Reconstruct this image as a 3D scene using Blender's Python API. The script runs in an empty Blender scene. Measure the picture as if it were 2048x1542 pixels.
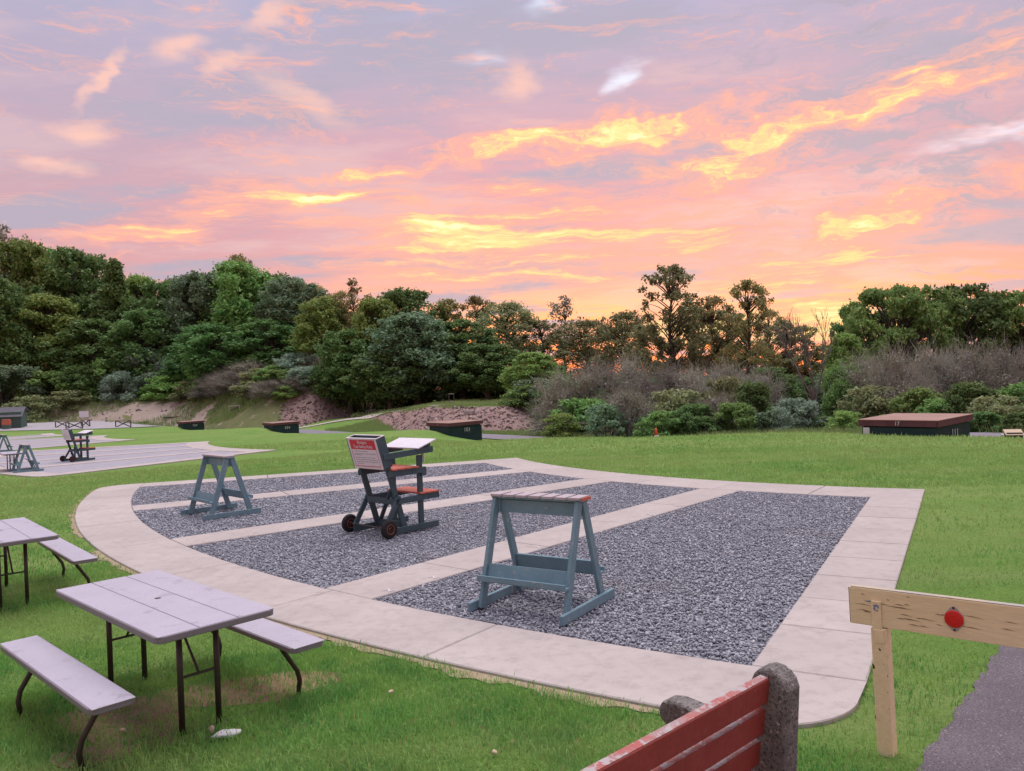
import bpy, math, random
import numpy as np
from mathutils import Matrix, Vector

sc = bpy.context.scene
COL = sc.collection
rad = math.radians

# ------------------------------------------------------------------ camera
CAM_H, PITCH, ROLL = 2.1272, -0.0026, -0.0386
cd = bpy.data.cameras.new('camera')
cd.sensor_width = 36.0
cd.lens = 36.0 * 1585.75 / 2048.0
cd.clip_start = 0.05
cd.clip_end = 6000
cam = bpy.data.objects.new('camera', cd)
COL.objects.link(cam)
c_, s_ = math.cos(ROLL), math.sin(ROLL)
cp, sp = math.cos(PITCH), math.sin(PITCH)
cam.matrix_world = Matrix(((c_, -s_, 0, 0), (-sp * s_, -sp * c_, -cp, 0), (cp * s_, cp * c_, -sp, CAM_H), (0, 0, 0, 1)))
sc.camera = cam

# ------------------------------------------------------------------ view
sc.view_settings.view_transform = 'Standard'
sc.view_settings.look = 'None'
sc.view_settings.gamma = 1.0
sc.view_settings.use_curve_mapping = False
sc.view_settings.exposure = 0.66
sc.cycles.max_bounces = 5
sc.cycles.diffuse_bounces = 2
sc.cycles.glossy_bounces = 2
sc.cycles.transmission_bounces = 3
sc.cycles.use_adaptive_sampling = True
sc.cycles.adaptive_threshold = 0.025
sc.cycles.transparent_max_bounces = 4

# ------------------------------------------------------------------ node helpers
class Nd:
    """a socket with arithmetic"""
    def __init__(s, nt, sock): s.nt, s.s = nt, sock
    def _m(s, op, o=None, rev=False, clamp=False):
        n = s.nt.nodes.new('ShaderNodeMath'); n.operation = op; n.use_clamp = clamp
        a, b = (o, s) if rev else (s, o)
        for i, v in enumerate((a, b)):
            if v is None: continue
            if isinstance(v, Nd): s.nt.links.new(v.s, n.inputs[i])
            else: n.inputs[i].default_value = v
        return Nd(s.nt, n.outputs[0])
    def __add__(s, o): return s._m('ADD', o)
    __radd__ = __add__
    def __mul__(s, o): return s._m('MULTIPLY', o)
    __rmul__ = __mul__
    def __sub__(s, o): return s._m('SUBTRACT', o)
    def __rsub__(s, o): return s._m('SUBTRACT', o, True)
    def __truediv__(s, o): return s._m('DIVIDE', o)
    def __pow__(s, o): return s._m('POWER', o)
    def f(s, op, o=None): return s._m(op, o)
    def sat(s): return s._m('ADD', 0.0, clamp=True)
    def step(s, a, b, lo=0.0, hi=1.0, smooth=True):
        n = s.nt.nodes.new('ShaderNodeMapRange')
        n.interpolation_type = 'SMOOTHSTEP' if smooth else 'LINEAR'
        s.nt.links.new(s.s, n.inputs[0])
        for i, v in zip((1, 2, 3, 4), (a, b, lo, hi)): n.inputs[i].default_value = v
        return Nd(s.nt, n.outputs[0])

def link(nt, v, sock):
    if isinstance(v, Nd): nt.links.new(v.s, sock)
    elif isinstance(v, (tuple, list)) and len(v) == 3 and len(sock.default_value) == 4: sock.default_value = (*v, 1)
    else: sock.default_value = v

def n_noise(nt, vec, scale, detail=4, rough=0.55, dist=0.0, col=False, two=False):
    n = nt.nodes.new('ShaderNodeTexNoise')
    if two: n.noise_dimensions = '2D'
    if vec is not None: nt.links.new(vec.s, n.inputs['Vector'])
    n.inputs['Scale'].default_value = scale; n.inputs['Detail'].default_value = detail
    n.inputs['Roughness'].default_value = rough; n.inputs['Distortion'].default_value = dist
    return Nd(nt, n.outputs[1 if col else 0])

def n_mix(nt, fac, a, b, mode='MIX'):
    n = nt.nodes.new('ShaderNodeMix'); n.data_type = 'RGBA'; n.blend_type = mode; n.clamp_factor = True
    link(nt, fac, n.inputs[0]); link(nt, a, n.inputs[6]); link(nt, b, n.inputs[7])
    return Nd(nt, n.outputs[2])

def n_ramp(nt, fac, stops, interp='LINEAR'):
    n = nt.nodes.new('ShaderNodeValToRGB'); n.color_ramp.interpolation = interp
    el = n.color_ramp.elements
    while len(el) < len(stops): el.new(0.5)
    for e, (p, c) in zip(el, stops): e.position = p; e.color = (*c, 1)
    link(nt, fac, n.inputs[0])
    return Nd(nt, n.outputs[0])

def n_map(nt, vec, loc=(0, 0, 0), rot=(0, 0, 0), scale=(1, 1, 1), kind='POINT'):
    n = nt.nodes.new('ShaderNodeMapping'); n.vector_type = kind
    nt.links.new(vec.s, n.inputs[0])
    n.inputs[1].default_value = loc; n.inputs[2].default_value = rot; n.inputs[3].default_value = scale
    return Nd(nt, n.outputs[0])

def n_comb(nt, x, y, z=0.0):
    n = nt.nodes.new('ShaderNodeCombineXYZ')
    for i, v in enumerate((x, y, z)): link(nt, v, n.inputs[i])
    return Nd(nt, n.outputs[0])

def n_vec(nt, op, a, b=None):
    n = nt.nodes.new('ShaderNodeVectorMath'); n.operation = op
    nt.links.new(a.s, n.inputs[0])
    if b is not None:
        if isinstance(b, Nd): nt.links.new(b.s, n.inputs[1])
        else: n.inputs[1].default_value = b
    return Nd(nt, n.outputs['Value' if op in ('LENGTH', 'DOT_PRODUCT') else 0])

# ------------------------------------------------------------------ world: sunset sky with broken cloud
SUN_AZ, SUN_EL = 20.5, 3.0
world = bpy.data.worlds.new('World'); sc.world = world
world.use_nodes = True
world.cycles.sampling_method = 'NONE'
nt = world.node_tree
nt.nodes.clear()
tc = nt.nodes.new('ShaderNodeTexCoord')
dirv = Nd(nt, tc.outputs['Generated'])
sx = nt.nodes.new('ShaderNodeSeparateXYZ'); nt.links.new(dirv.s, sx.inputs[0])
X, Y, Z = (Nd(nt, o) for o in sx.outputs)
el = Z.f('ARCSINE') * 57.29578
az = X.f('ARCTAN2', Y) * 57.29578
# clear sky underneath
sky = nt.nodes.new('ShaderNodeTexSky'); sky.sky_type = 'NISHITA'; sky.sun_disc = False
sky.sun_elevation = rad(SUN_EL); sky.sun_rotation = rad(SUN_AZ)
sky.air_density = 1.3; sky.dust_density = 2.5
clear = n_mix(nt, 1.0, Nd(nt, sky.outputs[0]), (0.10, 0.10, 0.10), 'MULTIPLY')
# the cloud deck seen in perspective (a layer overhead), and the angles of the sky
zz = Z.f('MAXIMUM', 0.0) + 0.10
deck = n_comb(nt, X / zz, Y / zz, 0.0)
ang = n_comb(nt, az, el, 0.0)
warp = n_vec(nt, 'SUBTRACT', n_noise(nt, n_map(nt, ang, scale=(0.11, 0.26, 1)), 1.0, 4, 0.62, col=True, two=True), (0.5, 0.5, 0.5))
angw = n_vec(nt, 'ADD', ang, n_vec(nt, 'MULTIPLY', warp, (8.0, 4.4, 0)))
# colour of the deck: rose by the sun, lavender away from it
e01 = (el / 90.0).sat()
sunw = n_ramp(nt, e01, [(0.0, (2.2, 0.38, 0.06)), (0.032, (2.4, 0.66, 0.12)), (0.056, (1.60, 0.70, 0.30)), (0.080, (1.02, 0.53, 0.45)), (0.12, (0.92, 0.44, 0.46)),
                       (0.18, (0.82, 0.45, 0.52)), (0.23, (0.63, 0.47, 0.59)), (0.29, (0.50, 0.50, 0.70)), (0.45, (0.52, 0.58, 0.82)), (1.0, (0.52, 0.60, 0.86))])
away = n_ramp(nt, e01, [(0.0, (1.9, 0.26, 0.10)), (0.050, (1.45, 0.38, 0.22)), (0.075, (0.78, 0.38, 0.38)), (0.10, (0.73, 0.40, 0.45)), (0.16, (0.62, 0.44, 0.53)),
                       (0.23, (0.53, 0.46, 0.61)), (0.29, (0.48, 0.48, 0.66)), (0.45, (0.50, 0.56, 0.80)), (1.0, (0.52, 0.60, 0.86))])
daz = ((az - 6.0) / 27.0)
near_sun = (daz * daz * -1.0).f('EXPONENT')
base = n_mix(nt, near_sun, away, sunw)
# soft mottling of the deck: rosier and greyer cells, and the pale gaps of the upper sky
mot = n_noise(nt, n_map(nt, deck, loc=(1.7, 0.4, 0), rot=(0, 0, rad(20)), scale=(0.8, 1.7, 1)), 1.0, 5, 0.6, two=True)
rose = n_mix(nt, near_sun, (0.76, 0.56, 0.62), (0.98, 0.62, 0.58))
base = n_mix(nt, mot.step(0.49, 0.68) * 0.62, base, rose)
base = n_mix(nt, mot.step(0.51, 0.36) * 0.85, base, (0.50, 0.46, 0.58))
st2 = n_noise(nt, n_map(nt, angw, loc=(11, 5.3, 0), rot=(0, 0, rad(-9)), scale=(0.15, 0.72, 1)), 1.0, 7, 0.72, two=True)
gmask = st2.step(0.50, 0.36) * az.step(6, 26) * el.step(3.0, 7.0) * 0.90
base = n_mix(nt, gmask, base, (0.50, 0.44, 0.54))
base = n_mix(nt, mot.step(0.62, 0.78) * el.step(18, 25) * 0.7, base, (0.72, 0.78, 0.95))
base = n_mix(nt, 0.10, base, clear)

def patch(v, a, e, ra, re, rot=0.0):
    return n_vec(nt, 'LENGTH', n_map(nt, v, (a, e, 0), (0, 0, rad(rot)), (ra, re, 1), 'TEXTURE'))

# glowing filaments of cloud lit from below, inside broad regions
angs = n_vec(nt, 'ADD', ang, n_vec(nt, 'MULTIPLY', warp, (6.0, 1.7, 0)))
st1 = n_noise(nt, n_map(nt, angs, loc=(0, 2.3, 0), rot=(0, 0, rad(-3)), scale=(0.085, 0.90, 1)), 1.0, 7, 0.72, two=True)
def regions(L):
    r = None
    for a, e, ra, re, rt, w in L:
        q = patch(angw, a, e, ra, re, rt).step(0.1, 1.2, w, 0.0); r = q if r is None else r.f('MAXIMUM', q)
    return r
reg1 = regions(((-1.5, 11.0, 15, 3.4, 3, 1.0), (0.0, 8.0, 15, 1.8, 0, 0.8), (-14, 13.2, 9, 1.3, 4, 0.95), (20.5, 7.4, 11, 2.4, 3, 0.9), (20.0, 3.2, 20, 2.6, 0, 1.05), (-22, 11.4, 10, 1.4, 9, 0.72), (10, 9.5, 12, 3.0, 0, 0.72)))
reg2 = regions(((5, 16.8, 15, 1.7, 3, 1.0), (17, 14.9, 12, 2.6, 12, 0.88), (28, 17.6, 12, 2.4, 9, 0.90), (17, 17.0, 14, 1.6, 6, 0.66), (25, 10.0, 10, 1.8, 10, 0.75), (-9, 15.2, 9, 1.0, 8, 0.7)))
glow = (reg1 * 0.37 + st1 * 1.02).f('MAXIMUM', reg2 * 0.36 + st2 * 1.0)
base = n_mix(nt, glow.step(0.54, 0.80) * 0.72, base, (1.12, 0.50, 0.34))
base = n_mix(nt, glow.step(0.75, 0.94) * 0.92, base, (1.20, 0.84, 0.33))
base = n_mix(nt, glow.step(0.90, 1.06) * 0.85, base, (1.40, 1.20, 0.66))
# small salmon wisps high on the left, and pale openings
angp = n_vec(nt, 'ADD', ang, n_vec(nt, 'MULTIPLY', warp, (5.0, 2.6, 0)))
def pats(L, lo, hi, v):
    r = None
    for a, e, ra, re, rt in L:
        q = patch(v, a, e, ra, re, rt); r = q if r is None else r.f('MINIMUM', q)
    return r.step(lo, hi, 1.0, 0.0)
puf = pats(((-21.6, 22.2, 2.0, 0.9, 14), (-18.8, 21.3, 2.2, 0.60, 32), (-16.3, 24.6, 2.0, 0.55, 28), (-26.8, 19.9, 2.2, 0.5, 62), (-27.6, 17.0, 1.9, 0.7, 5),
            (-14.0, 19.6, 3.2, 0.9, -22), (-29.4, 14.4, 1.9, 0.5, 6), (1.3, 20.9, 1.5, 1.3, 40)), 0.2, 1.4, angp)
base = n_mix(nt, puf * mot.step(0.3, 0.6, 0.5, 0.9), base, (1.0, 0.60, 0.50))
opn = pats(((32.0, 14.0, 4.4, 0.8, 8), (4.1, 25.3, 1.5, 1.2, 0), (-1.4, 22.8, 2.2, 0.8, 0), (9.2, 20.4, 1.6, 0.8, 20)), 0.0, 1.5, angw)
base = n_mix(nt, opn * mot.step(0.34, 0.56) * 0.7, base, (1.05, 1.12, 1.28))
bg = nt.nodes.new('ShaderNodeBackground'); nt.links.new(base.s, bg.inputs[0]); bg.inputs[1].default_value = 0.66
wo = nt.nodes.new('ShaderNodeOutputWorld'); nt.links.new(bg.outputs[0], wo.inputs[0])

# one broad soft sun: the glowing cloud deck after the sun has gone behind the trees
ld = bpy.data.lights.new('sun', 'SUN'); ld.energy = 2.0; ld.angle = rad(55); ld.color = (1.0, 0.90, 0.88)
sun = bpy.data.objects.new('sun', ld); COL.objects.link(sun)
_e, _a = rad(74), rad(SUN_AZ)
sun.rotation_euler = Vector((math.sin(_a) * math.cos(_e), math.cos(_a) * math.cos(_e), math.sin(_e))).to_track_quat('Z', 'Y').to_euler()

# ------------------------------------------------------------------ materials
M = {}
def new_mat(name):
    m = bpy.data.materials.new(name); m.use_nodes = True
    nt = m.node_tree; nt.nodes.clear()
    out = nt.nodes.new('ShaderNodeOutputMaterial'); M[name] = m
    return m, nt, out

def coords(nt, kind='Object'):
    if kind == 'Position':
        return Nd(nt, nt.nodes.new('ShaderNodeNewGeometry').outputs['Position'])
    return Nd(nt, nt.nodes.new('ShaderNodeTexCoord').outputs[kind])

def island(nt): return Nd(nt, nt.nodes.new('ShaderNodeNewGeometry').outputs['Random Per Island'])
def objrand(nt): return Nd(nt, nt.nodes.new('ShaderNodeObjectInfo').outputs['Random'])

def principled(nt, out, color, rough=0.7, spec=0.3, bump=None, bstr=0.3, bdist=0.01, metal=0.0):
    p = nt.nodes.new('ShaderNodeBsdfPrincipled')
    link(nt, color, p.inputs['Base Color']); link(nt, rough, p.inputs['Roughness'])
    p.inputs['Specular IOR Level'].default_value = spec; p.inputs['Metallic'].default_value = metal
    if bump is not None:
        b = nt.nodes.new('ShaderNodeBump'); b.inputs['Strength'].default_value = bstr; b.inputs['Distance'].default_value = bdist
        nt.links.new(bump.s, b.inputs['Height']); nt.links.new(b.outputs[0], p.inputs['Normal'])
    nt.links.new(p.outputs[0], out.inputs[0])
    return p

def simple(name, c1, c2, scale=6.0, rough=0.65, spec=0.3, bump=0.15, fine=60.0, worn=None, worn_amt=0.62, metal=0.0, kind='Object', stretch=(1, 1, 1)):
    m, nt, out = new_mat(name)
    v = n_map(nt, coords(nt, kind), scale=stretch)
    a = n_noise(nt, v, scale, 6, 0.62)
    f = n_noise(nt, v, fine, 4, 0.6)
    col = n_mix(nt, a.step(0.3, 0.7), c1, c2)
    col = n_mix(nt, f.step(0.25, 0.75, 0.0, 0.35), col, tuple(x * 0.62 for x in c1))
    if worn:
        w = n_noise(nt, n_map(nt, v, loc=(3, 1, 7)), scale * 2.2, 8, 0.7, 0.4)
        col = n_mix(nt, w.step(worn_amt, worn_amt + 0.05), col, worn)
    principled(nt, out, col, rough, spec, f, bump, 0.004, metal)
    return m

# lawn: soil and thatch of grass
def lawn_mat():
    m, nt, out = new_mat('lawn')
    v = coords(nt, 'Position')
    big = n_noise(nt, n_map(nt, v, scale=(1, 1, 0)), 0.22, 5, 0.6)
    mid = n_noise(nt, n_map(nt, v, scale=(1, 1, 0)), 1.6, 6, 0.65)
    row = n_noise(nt, n_map(nt, v, rot=(0, 0, rad(-37)), scale=(0.10, 1.1, 0)), 1.0, 5, 0.6)
    fine = n_noise(nt, v, 26, 5, 0.7)
    col = n_mix(nt, big.step(0.35, 0.65), (0.165, 0.300, 0.062), (0.230, 0.335, 0.092))
    col = n_mix(nt, mid.step(0.35, 0.72) * 0.6, col, (0.110, 0.230, 0.045))
    col = n_mix(nt, row.step(0.48, 0.70) * 0.55, col, (0.270, 0.330, 0.120))
    col = n_mix(nt, fine.step(0.35, 0.75) * 0.55, col, (0.085, 0.160, 0.035))
    bare = n_noise(nt, n_map(nt, v, loc=(4, 9, 0), scale=(1, 1, 0)), 0.5, 7, 0.7)
    col = n_mix(nt, bare.step(0.70, 0.78) * 0.5, col, (0.32, 0.29, 0.15))
    principled(nt, out, col, 0.9, 0.1, fine, 0.9, 0.05)
lawn_mat()

def blade_mat(name, cols, straw=(0.36, 0.31, 0.16), straw_p=0.965):
    m, nt, out = new_mat(name)
    v = coords(nt, 'Position')
    big = n_noise(nt, n_map(nt, v, scale=(1, 1, 0)), 0.45, 4, 0.6)
    mid = n_noise(nt, n_map(nt, v, loc=(7, 2, 0), scale=(1, 1, 0)), 2.6, 4, 0.6)
    r = island(nt)
    row = n_noise(nt, n_map(nt, v, rot=(0, 0, rad(-37)), scale=(0.07, 0.75, 0)), 1.0, 4, 0.6)
    dry = n_noise(nt, n_map(nt, v, loc=(1, 6, 0), scale=(1, 1, 0)), 0.11, 4, 0.6)
    col = n_mix(nt, big.step(0.36, 0.64), cols[0], cols[1])
    col = n_mix(nt, mid.step(0.44, 0.60) * 0.85, col, cols[2])
    col = n_mix(nt, row.step(0.44, 0.62) * 0.75, col, cols[4])
    sp3 = nt.nodes.new('ShaderNodeSeparateXYZ'); nt.links.new(v.s, sp3.inputs[0])
    col = n_mix(nt, (dry + Nd(nt, sp3.outputs[1]) * 0.012).step(0.55, 0.90) * 0.75, col, cols[4])
    col = n_mix(nt, r * 0.65, col, cols[3])
    col = n_mix(nt, r.f('GREATER_THAN', straw_p), col, straw)
    d = nt.nodes.new('ShaderNodeBsdfDiffuse'); t = nt.nodes.new('ShaderNodeBsdfTranslucent'); mx = nt.nodes.new('ShaderNodeMixShader')
    nt.links.new(col.s, d.inputs[0]); nt.links.new(col.s, t.inputs[0]); mx.inputs[0].default_value = 0.35
    nt.links.new(d.outputs[0], mx.inputs[1]); nt.links.new(t.outputs[0], mx.inputs[2]); nt.links.new(mx.outputs[0], out.inputs[0])
blade_mat('grass_blade', [(0.165, 0.410, 0.090), (0.290, 0.475, 0.110), (0.075, 0.290, 0.070), (0.310, 0.540, 0.165), (0.410, 0.500, 0.190)])
blade_mat('tall_grass', [(0.170, 0.320, 0.100), (0.260, 0.360, 0.130), (0.130, 0.280, 0.090), (0.270, 0.390, 0.150), (0.300, 0.380, 0.150)])

def leaf_mat(name, c1, c2, c3, trans=0.35):
    m, nt, out = new_mat(name)
    r = island(nt); o = objrand(nt)
    v = coords(nt, 'Object')
    ns = n_noise(nt, v, 0.55, 3, 0.5)
    col = n_mix(nt, ns.step(0.35, 0.65), c1, c2)
    col = n_mix(nt, r * r * 0.85, col, c3)
    hs = nt.nodes.new('ShaderNodeHueSaturation')
    nt.links.new((o * 0.05 + 0.475).s, hs.inputs['Hue']); nt.links.new((o * 0.45 + 0.78).s, hs.inputs['Value'])
    nt.links.new(col.s, hs.inputs['Color']); col = Nd(nt, hs.outputs[0])
    d = nt.nodes.new('ShaderNodeBsdfPrincipled'); d.inputs['Roughness'].default_value = 0.55; d.inputs['Specular IOR Level'].default_value = 0.25
    t = nt.nodes.new('ShaderNodeBsdfTranslucent'); mx = nt.nodes.new('ShaderNodeMixShader')
    nt.links.new(col.s, d.inputs['Base Color']); nt.links.new(col.s, t.inputs[0]); mx.inputs[0].default_value = trans
    nt.links.new(d.outputs[0], mx.inputs[1]); nt.links.new(t.outputs[0], mx.inputs[2]); nt.links.new(mx.outputs[0], out.inputs[0])
leaf_mat('leaf_dark', (0.101, 0.210, 0.070), (0.140, 0.249, 0.074), (0.234, 0.366, 0.132))
leaf_mat('leaf_mid', (0.152, 0.296, 0.084), (0.213, 0.350, 0.091), (0.327, 0.470, 0.167))
leaf_mat('leaf_bright', (0.208, 0.381, 0.097), (0.277, 0.437, 0.104), (0.402, 0.554, 0.194))
leaf_mat('leaf_blue', (0.139, 0.238, 0.145), (0.178, 0.277, 0.145), (0.297, 0.409, 0.251))
leaf_mat('leaf_silver', (0.228, 0.350, 0.263), (0.280, 0.403, 0.280), (0.455, 0.578, 0.455))
leaf_mat('leaf_olive', (0.231, 0.277, 0.127), (0.289, 0.312, 0.150), (0.393, 0.440, 0.219))
leaf_mat('leaf_russet', (0.277, 0.231, 0.104), (0.231, 0.255, 0.092), (0.393, 0.301, 0.139), 0.5)
leaf_mat('leaf_mauve', (0.282, 0.259, 0.224), (0.247, 0.259, 0.178), (0.414, 0.391, 0.345), 0.25)
simple('bark', (0.075, 0.062, 0.052), (0.120, 0.105, 0.090), 2.0, 0.9, 0.1, 0.5, 12)
simple('bark_grey', (0.170, 0.150, 0.135), (0.260, 0.235, 0.215), 2.0, 0.9, 0.1, 0.4, 12)

def concrete_mat(name, c1, c2, speck, bump=0.35, grain=220):
    m, nt, out = new_mat(name)
    v = coords(nt, 'Position')
    o = objrand(nt)
    a = n_noise(nt, v, 1.1, 7, 0.65); b = n_noise(nt, v, 9, 6, 0.7); f = n_noise(nt, v, grain, 3, 0.7)
    st = n_noise(nt, n_map(nt, v, loc=(2, 5, 0)), 3.2, 7, 0.72, 0.6)
    col = n_mix(nt, a.step(0.3, 0.7), c1, c2)
    col = n_mix(nt, o * 0.35, col, tuple(x * 0.80 for x in c1))
    col = n_mix(nt, b.step(0.42, 0.75) * 0.50, col, tuple(x * 0.70 for x in c1))
    col = n_mix(nt, st.step(0.56, 0.70) * 0.45, col, (0.30, 0.25, 0.21))
    col = n_mix(nt, f.step(0.55, 0.8) * 0.5, col, speck)
    principled(nt, out, col, 0.85, 0.2, f, bump, 0.003)
concrete_mat('concrete', (0.425, 0.382, 0.362), (0.500, 0.452, 0.425), (0.29, 0.255, 0.24))
def aggregate_mat():
    m, nt, out = new_mat('aggregate')
    v = coords(nt, 'Object'); a = n_noise(nt, v, 5, 6, 0.65); b = n_noise(nt, v, 70, 3, 0.7); c = n_noise(nt, n_map(nt, v, loc=(5, 3, 1)), 48, 2, 0.5)
    col = n_mix(nt, a.step(0.3, 0.7), (0.140, 0.130, 0.125), (0.285, 0.268, 0.255))
    col = n_mix(nt, b.step(0.50, 0.62) * 0.75, col, (0.055, 0.046, 0.044))
    col = n_mix(nt, c.step(0.64, 0.70) * 0.85, col, (0.46, 0.41, 0.37))
    principled(nt, out, col, 0.9, 0.2, b, 1.0, 0.012)
aggregate_mat()
def asphalt_mat():
    m, nt, out = new_mat('asphalt')
    v = coords(nt, 'Position'); a = n_noise(nt, v, 1.4, 6, 0.65); b = n_noise(nt, v, 95, 3, 0.75); c = n_noise(nt, n_map(nt, v, loc=(5, 3, 1)), 60, 2, 0.6)
    col = n_mix(nt, a.step(0.3, 0.7), (0.150, 0.132, 0.148), (0.205, 0.182, 0.195))
    col = n_mix(nt, b.step(0.46, 0.62) * 0.8, col, (0.060, 0.052, 0.074))
    col = n_mix(nt, c.step(0.60, 0.68) * 0.7, col, (0.34, 0.29, 0.30))
    principled(nt, out, col, 0.85, 0.2, b, 1.0, 0.010)
asphalt_mat()
concrete_mat('road', (0.22, 0.20, 0.24), (0.27, 0.25, 0.28), (0.17, 0.16, 0.18), 0.3)
concrete_mat('lot', (0.36, 0.34, 0.36), (0.43, 0.41, 0.43), (0.30, 0.29, 0.30), 0.3)
concrete_mat('trail', (0.52, 0.47, 0.42), (0.60, 0.55, 0.49), (0.42, 0.38, 0.34), 0.3)

def gravel_mat(name, stops, bed=False):
    m, nt, out = new_mat(name)
    if bed:
        v = coords(nt, 'Position')
        vo = nt.nodes.new('ShaderNodeTexVoronoi'); nt.links.new(v.s, vo.inputs['Vector']); vo.inputs['Scale'].default_value = 34
        sp_ = nt.nodes.new('ShaderNodeSeparateColor'); nt.links.new(vo.outputs['Color'], sp_.inputs[0])
        r = Nd(nt, sp_.outputs[0]); hgt = Nd(nt, vo.outputs['Distance']) * -1.0
        col = n_ramp(nt, r, stops)
        principled(nt, out, col, 0.8, 0.25, hgt, 0.9, 0.02)
    else:
        r = island(nt)
        v = coords(nt, 'Position')
        f = n_noise(nt, v, 90, 4, 0.6)
        patchy = n_noise(nt, v, 0.7, 4, 0.6)
        col = n_ramp(nt, r, stops)
        col = n_mix(nt, f.step(0.4, 0.75) * 0.35, col, (0.10, 0.10, 0.12))
        col = n_mix(nt, patchy.step(0.5, 0.72) * 0.35, col, (0.26, 0.235, 0.23))
        principled(nt, out, col, 0.75, 0.3)
GS = [(0.0, (0.15, 0.158, 0.185)), (0.25, (0.235, 0.247, 0.285)), (0.55, (0.325, 0.338, 0.385)), (0.82, (0.41, 0.422, 0.465)), (1.0, (0.58, 0.585, 0.62))]
gravel_mat('gravel_stone', GS)
gravel_mat('gravel_bed', [(p, tuple(x * 0.8 for x in c)) for p, c in GS], True)
gravel_mat('rubble', [(0.0, (0.12, 0.08, 0.075)), (0.5, (0.22, 0.15, 0.14)), (0.9, (0.30, 0.22, 0.20)), (1.0, (0.48, 0.41, 0.39))])

simple('joint', (0.10, 0.085, 0.075), (0.15, 0.13, 0.11), 5, 0.95, 0.1)
simple('soil', (0.23, 0.155, 0.095), (0.32, 0.235, 0.15), 4, 0.95, 0.1, 0.8, 40, kind='Position')
simple('soil_pale', (0.40, 0.33, 0.23), (0.30, 0.24, 0.15), 6, 0.95, 0.1, 0.8, 40, kind='Position')
simple('bank_soil', (0.27, 0.185, 0.165), (0.35, 0.25, 0.22), 0.5, 0.95, 0.1, 0.8, 6, worn=(0.16, 0.18, 0.07), worn_amt=0.72, kind='Position')
simple('berm_soil', (0.46, 0.38, 0.33), (0.36, 0.30, 0.23), 0.16, 0.95, 0.1, 0.8, 3, worn=(0.19, 0.20, 0.09), worn_amt=0.56, kind='Position')
simple('berm_green', (0.13, 0.17, 0.065), (0.22, 0.21, 0.11), 0.25, 0.95, 0.1, 0.8, 3, worn=(0.34, 0.29, 0.22), worn_amt=0.58, kind='Position')
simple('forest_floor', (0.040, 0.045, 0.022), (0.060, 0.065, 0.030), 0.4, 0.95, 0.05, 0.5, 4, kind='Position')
simple('rack_paint', (0.150, 0.265, 0.315), (0.190, 0.310, 0.360), 5, 0.6, 0.3, 0.35, 70, worn=(0.31, 0.34, 0.34), worn_amt=0.60, stretch=(1, 1, 1))
simple('rack_top', (0.43, 0.375, 0.40), (0.49, 0.43, 0.455), 5, 0.6, 0.3, 0.3, 60, worn=(0.40, 0.33, 0.36), worn_amt=0.60)
simple('orange_paint', (0.50, 0.125, 0.08), (0.58, 0.17, 0.115), 6, 0.55, 0.35, 0.3, 50, worn=(0.52, 0.25, 0.19), worn_amt=0.62)
simple('stand_paint', (0.048, 0.088, 0.105), (0.070, 0.115, 0.130), 6, 0.6, 0.3, 0.3, 60, worn=(0.13, 0.16, 0.17), worn_amt=0.68)
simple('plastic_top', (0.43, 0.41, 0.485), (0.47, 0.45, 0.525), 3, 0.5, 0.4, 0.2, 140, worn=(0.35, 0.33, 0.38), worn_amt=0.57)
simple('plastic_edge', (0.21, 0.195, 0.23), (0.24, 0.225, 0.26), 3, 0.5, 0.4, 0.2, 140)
simple('brown_metal', (0.030, 0.022, 0.020), (0.045, 0.034, 0.030), 9, 0.45, 0.5, 0.15, 60)
simple('rubber', (0.016, 0.015, 0.017), (0.028, 0.026, 0.028), 9, 0.8, 0.3, 0.3, 60)
simple('rust_hub', (0.22, 0.060, 0.032), (0.33, 0.12, 0.055), 12, 0.6, 0.4, 0.3, 60, metal=0.3)
simple('sign_white', (0.72, 0.69, 0.74), (0.76, 0.74, 0.78), 4, 0.45, 0.4, 0.05, 40)
simple('sign_red', (0.58, 0.025, 0.045), (0.62, 0.035, 0.055), 4, 0.45, 0.4, 0.05, 40)
simple('sign_ink', (0.33, 0.32, 0.37), (0.38, 0.37, 0.42), 4, 0.6, 0.2, 0.05, 40)
simple('navy', (0.012, 0.013, 0.05), (0.02, 0.02, 0.07), 4, 0.6, 0.3, 0.05, 40)
simple('bench_red', (0.27, 0.040, 0.032), (0.33, 0.062, 0.048), 4, 0.55, 0.35, 0.5, 45, worn=(0.40, 0.34, 0.33), worn_amt=0.64)
simple('bench_worn', (0.42, 0.10, 0.085), (0.36, 0.27, 0.26), 9, 0.7, 0.25, 0.6, 45, worn=(0.40, 0.36, 0.36), worn_amt=0.50)
simple('barrier_paint', (0.84, 0.68, 0.41), (0.88, 0.73, 0.47), 3, 0.6, 0.3, 0.25, 40, worn=(0.40, 0.30, 0.18), worn_amt=0.70, stretch=(0.35, 2.6, 2.6))
simple('barrier_post', (0.84, 0.68, 0.41), (0.88, 0.72, 0.45), 3, 0.55, 0.35, 0.2, 40, worn=(0.13, 0.11, 0.10), worn_amt=0.74)
simple('barrier_weathered', (0.42, 0.40, 0.38), (0.58, 0.47, 0.30), 7, 0.8, 0.2, 0.6, 40, worn=(0.24, 0.20, 0.15), worn_amt=0.58, stretch=(0.5, 2, 2))
simple('bare_wood', (0.26, 0.19, 0.11), (0.36, 0.27, 0.16), 9, 0.85, 0.15, 0.4, 50)
simple('reflector_red', (0.62, 0.008, 0.012), (0.72, 0.015, 0.015), 20, 0.25, 0.6, 0.3, 200)
simple('galvanised', (0.45, 0.44, 0.45), (0.55, 0.54, 0.55), 14, 0.4, 0.5, 0.1, 60, metal=0.6)
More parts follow.
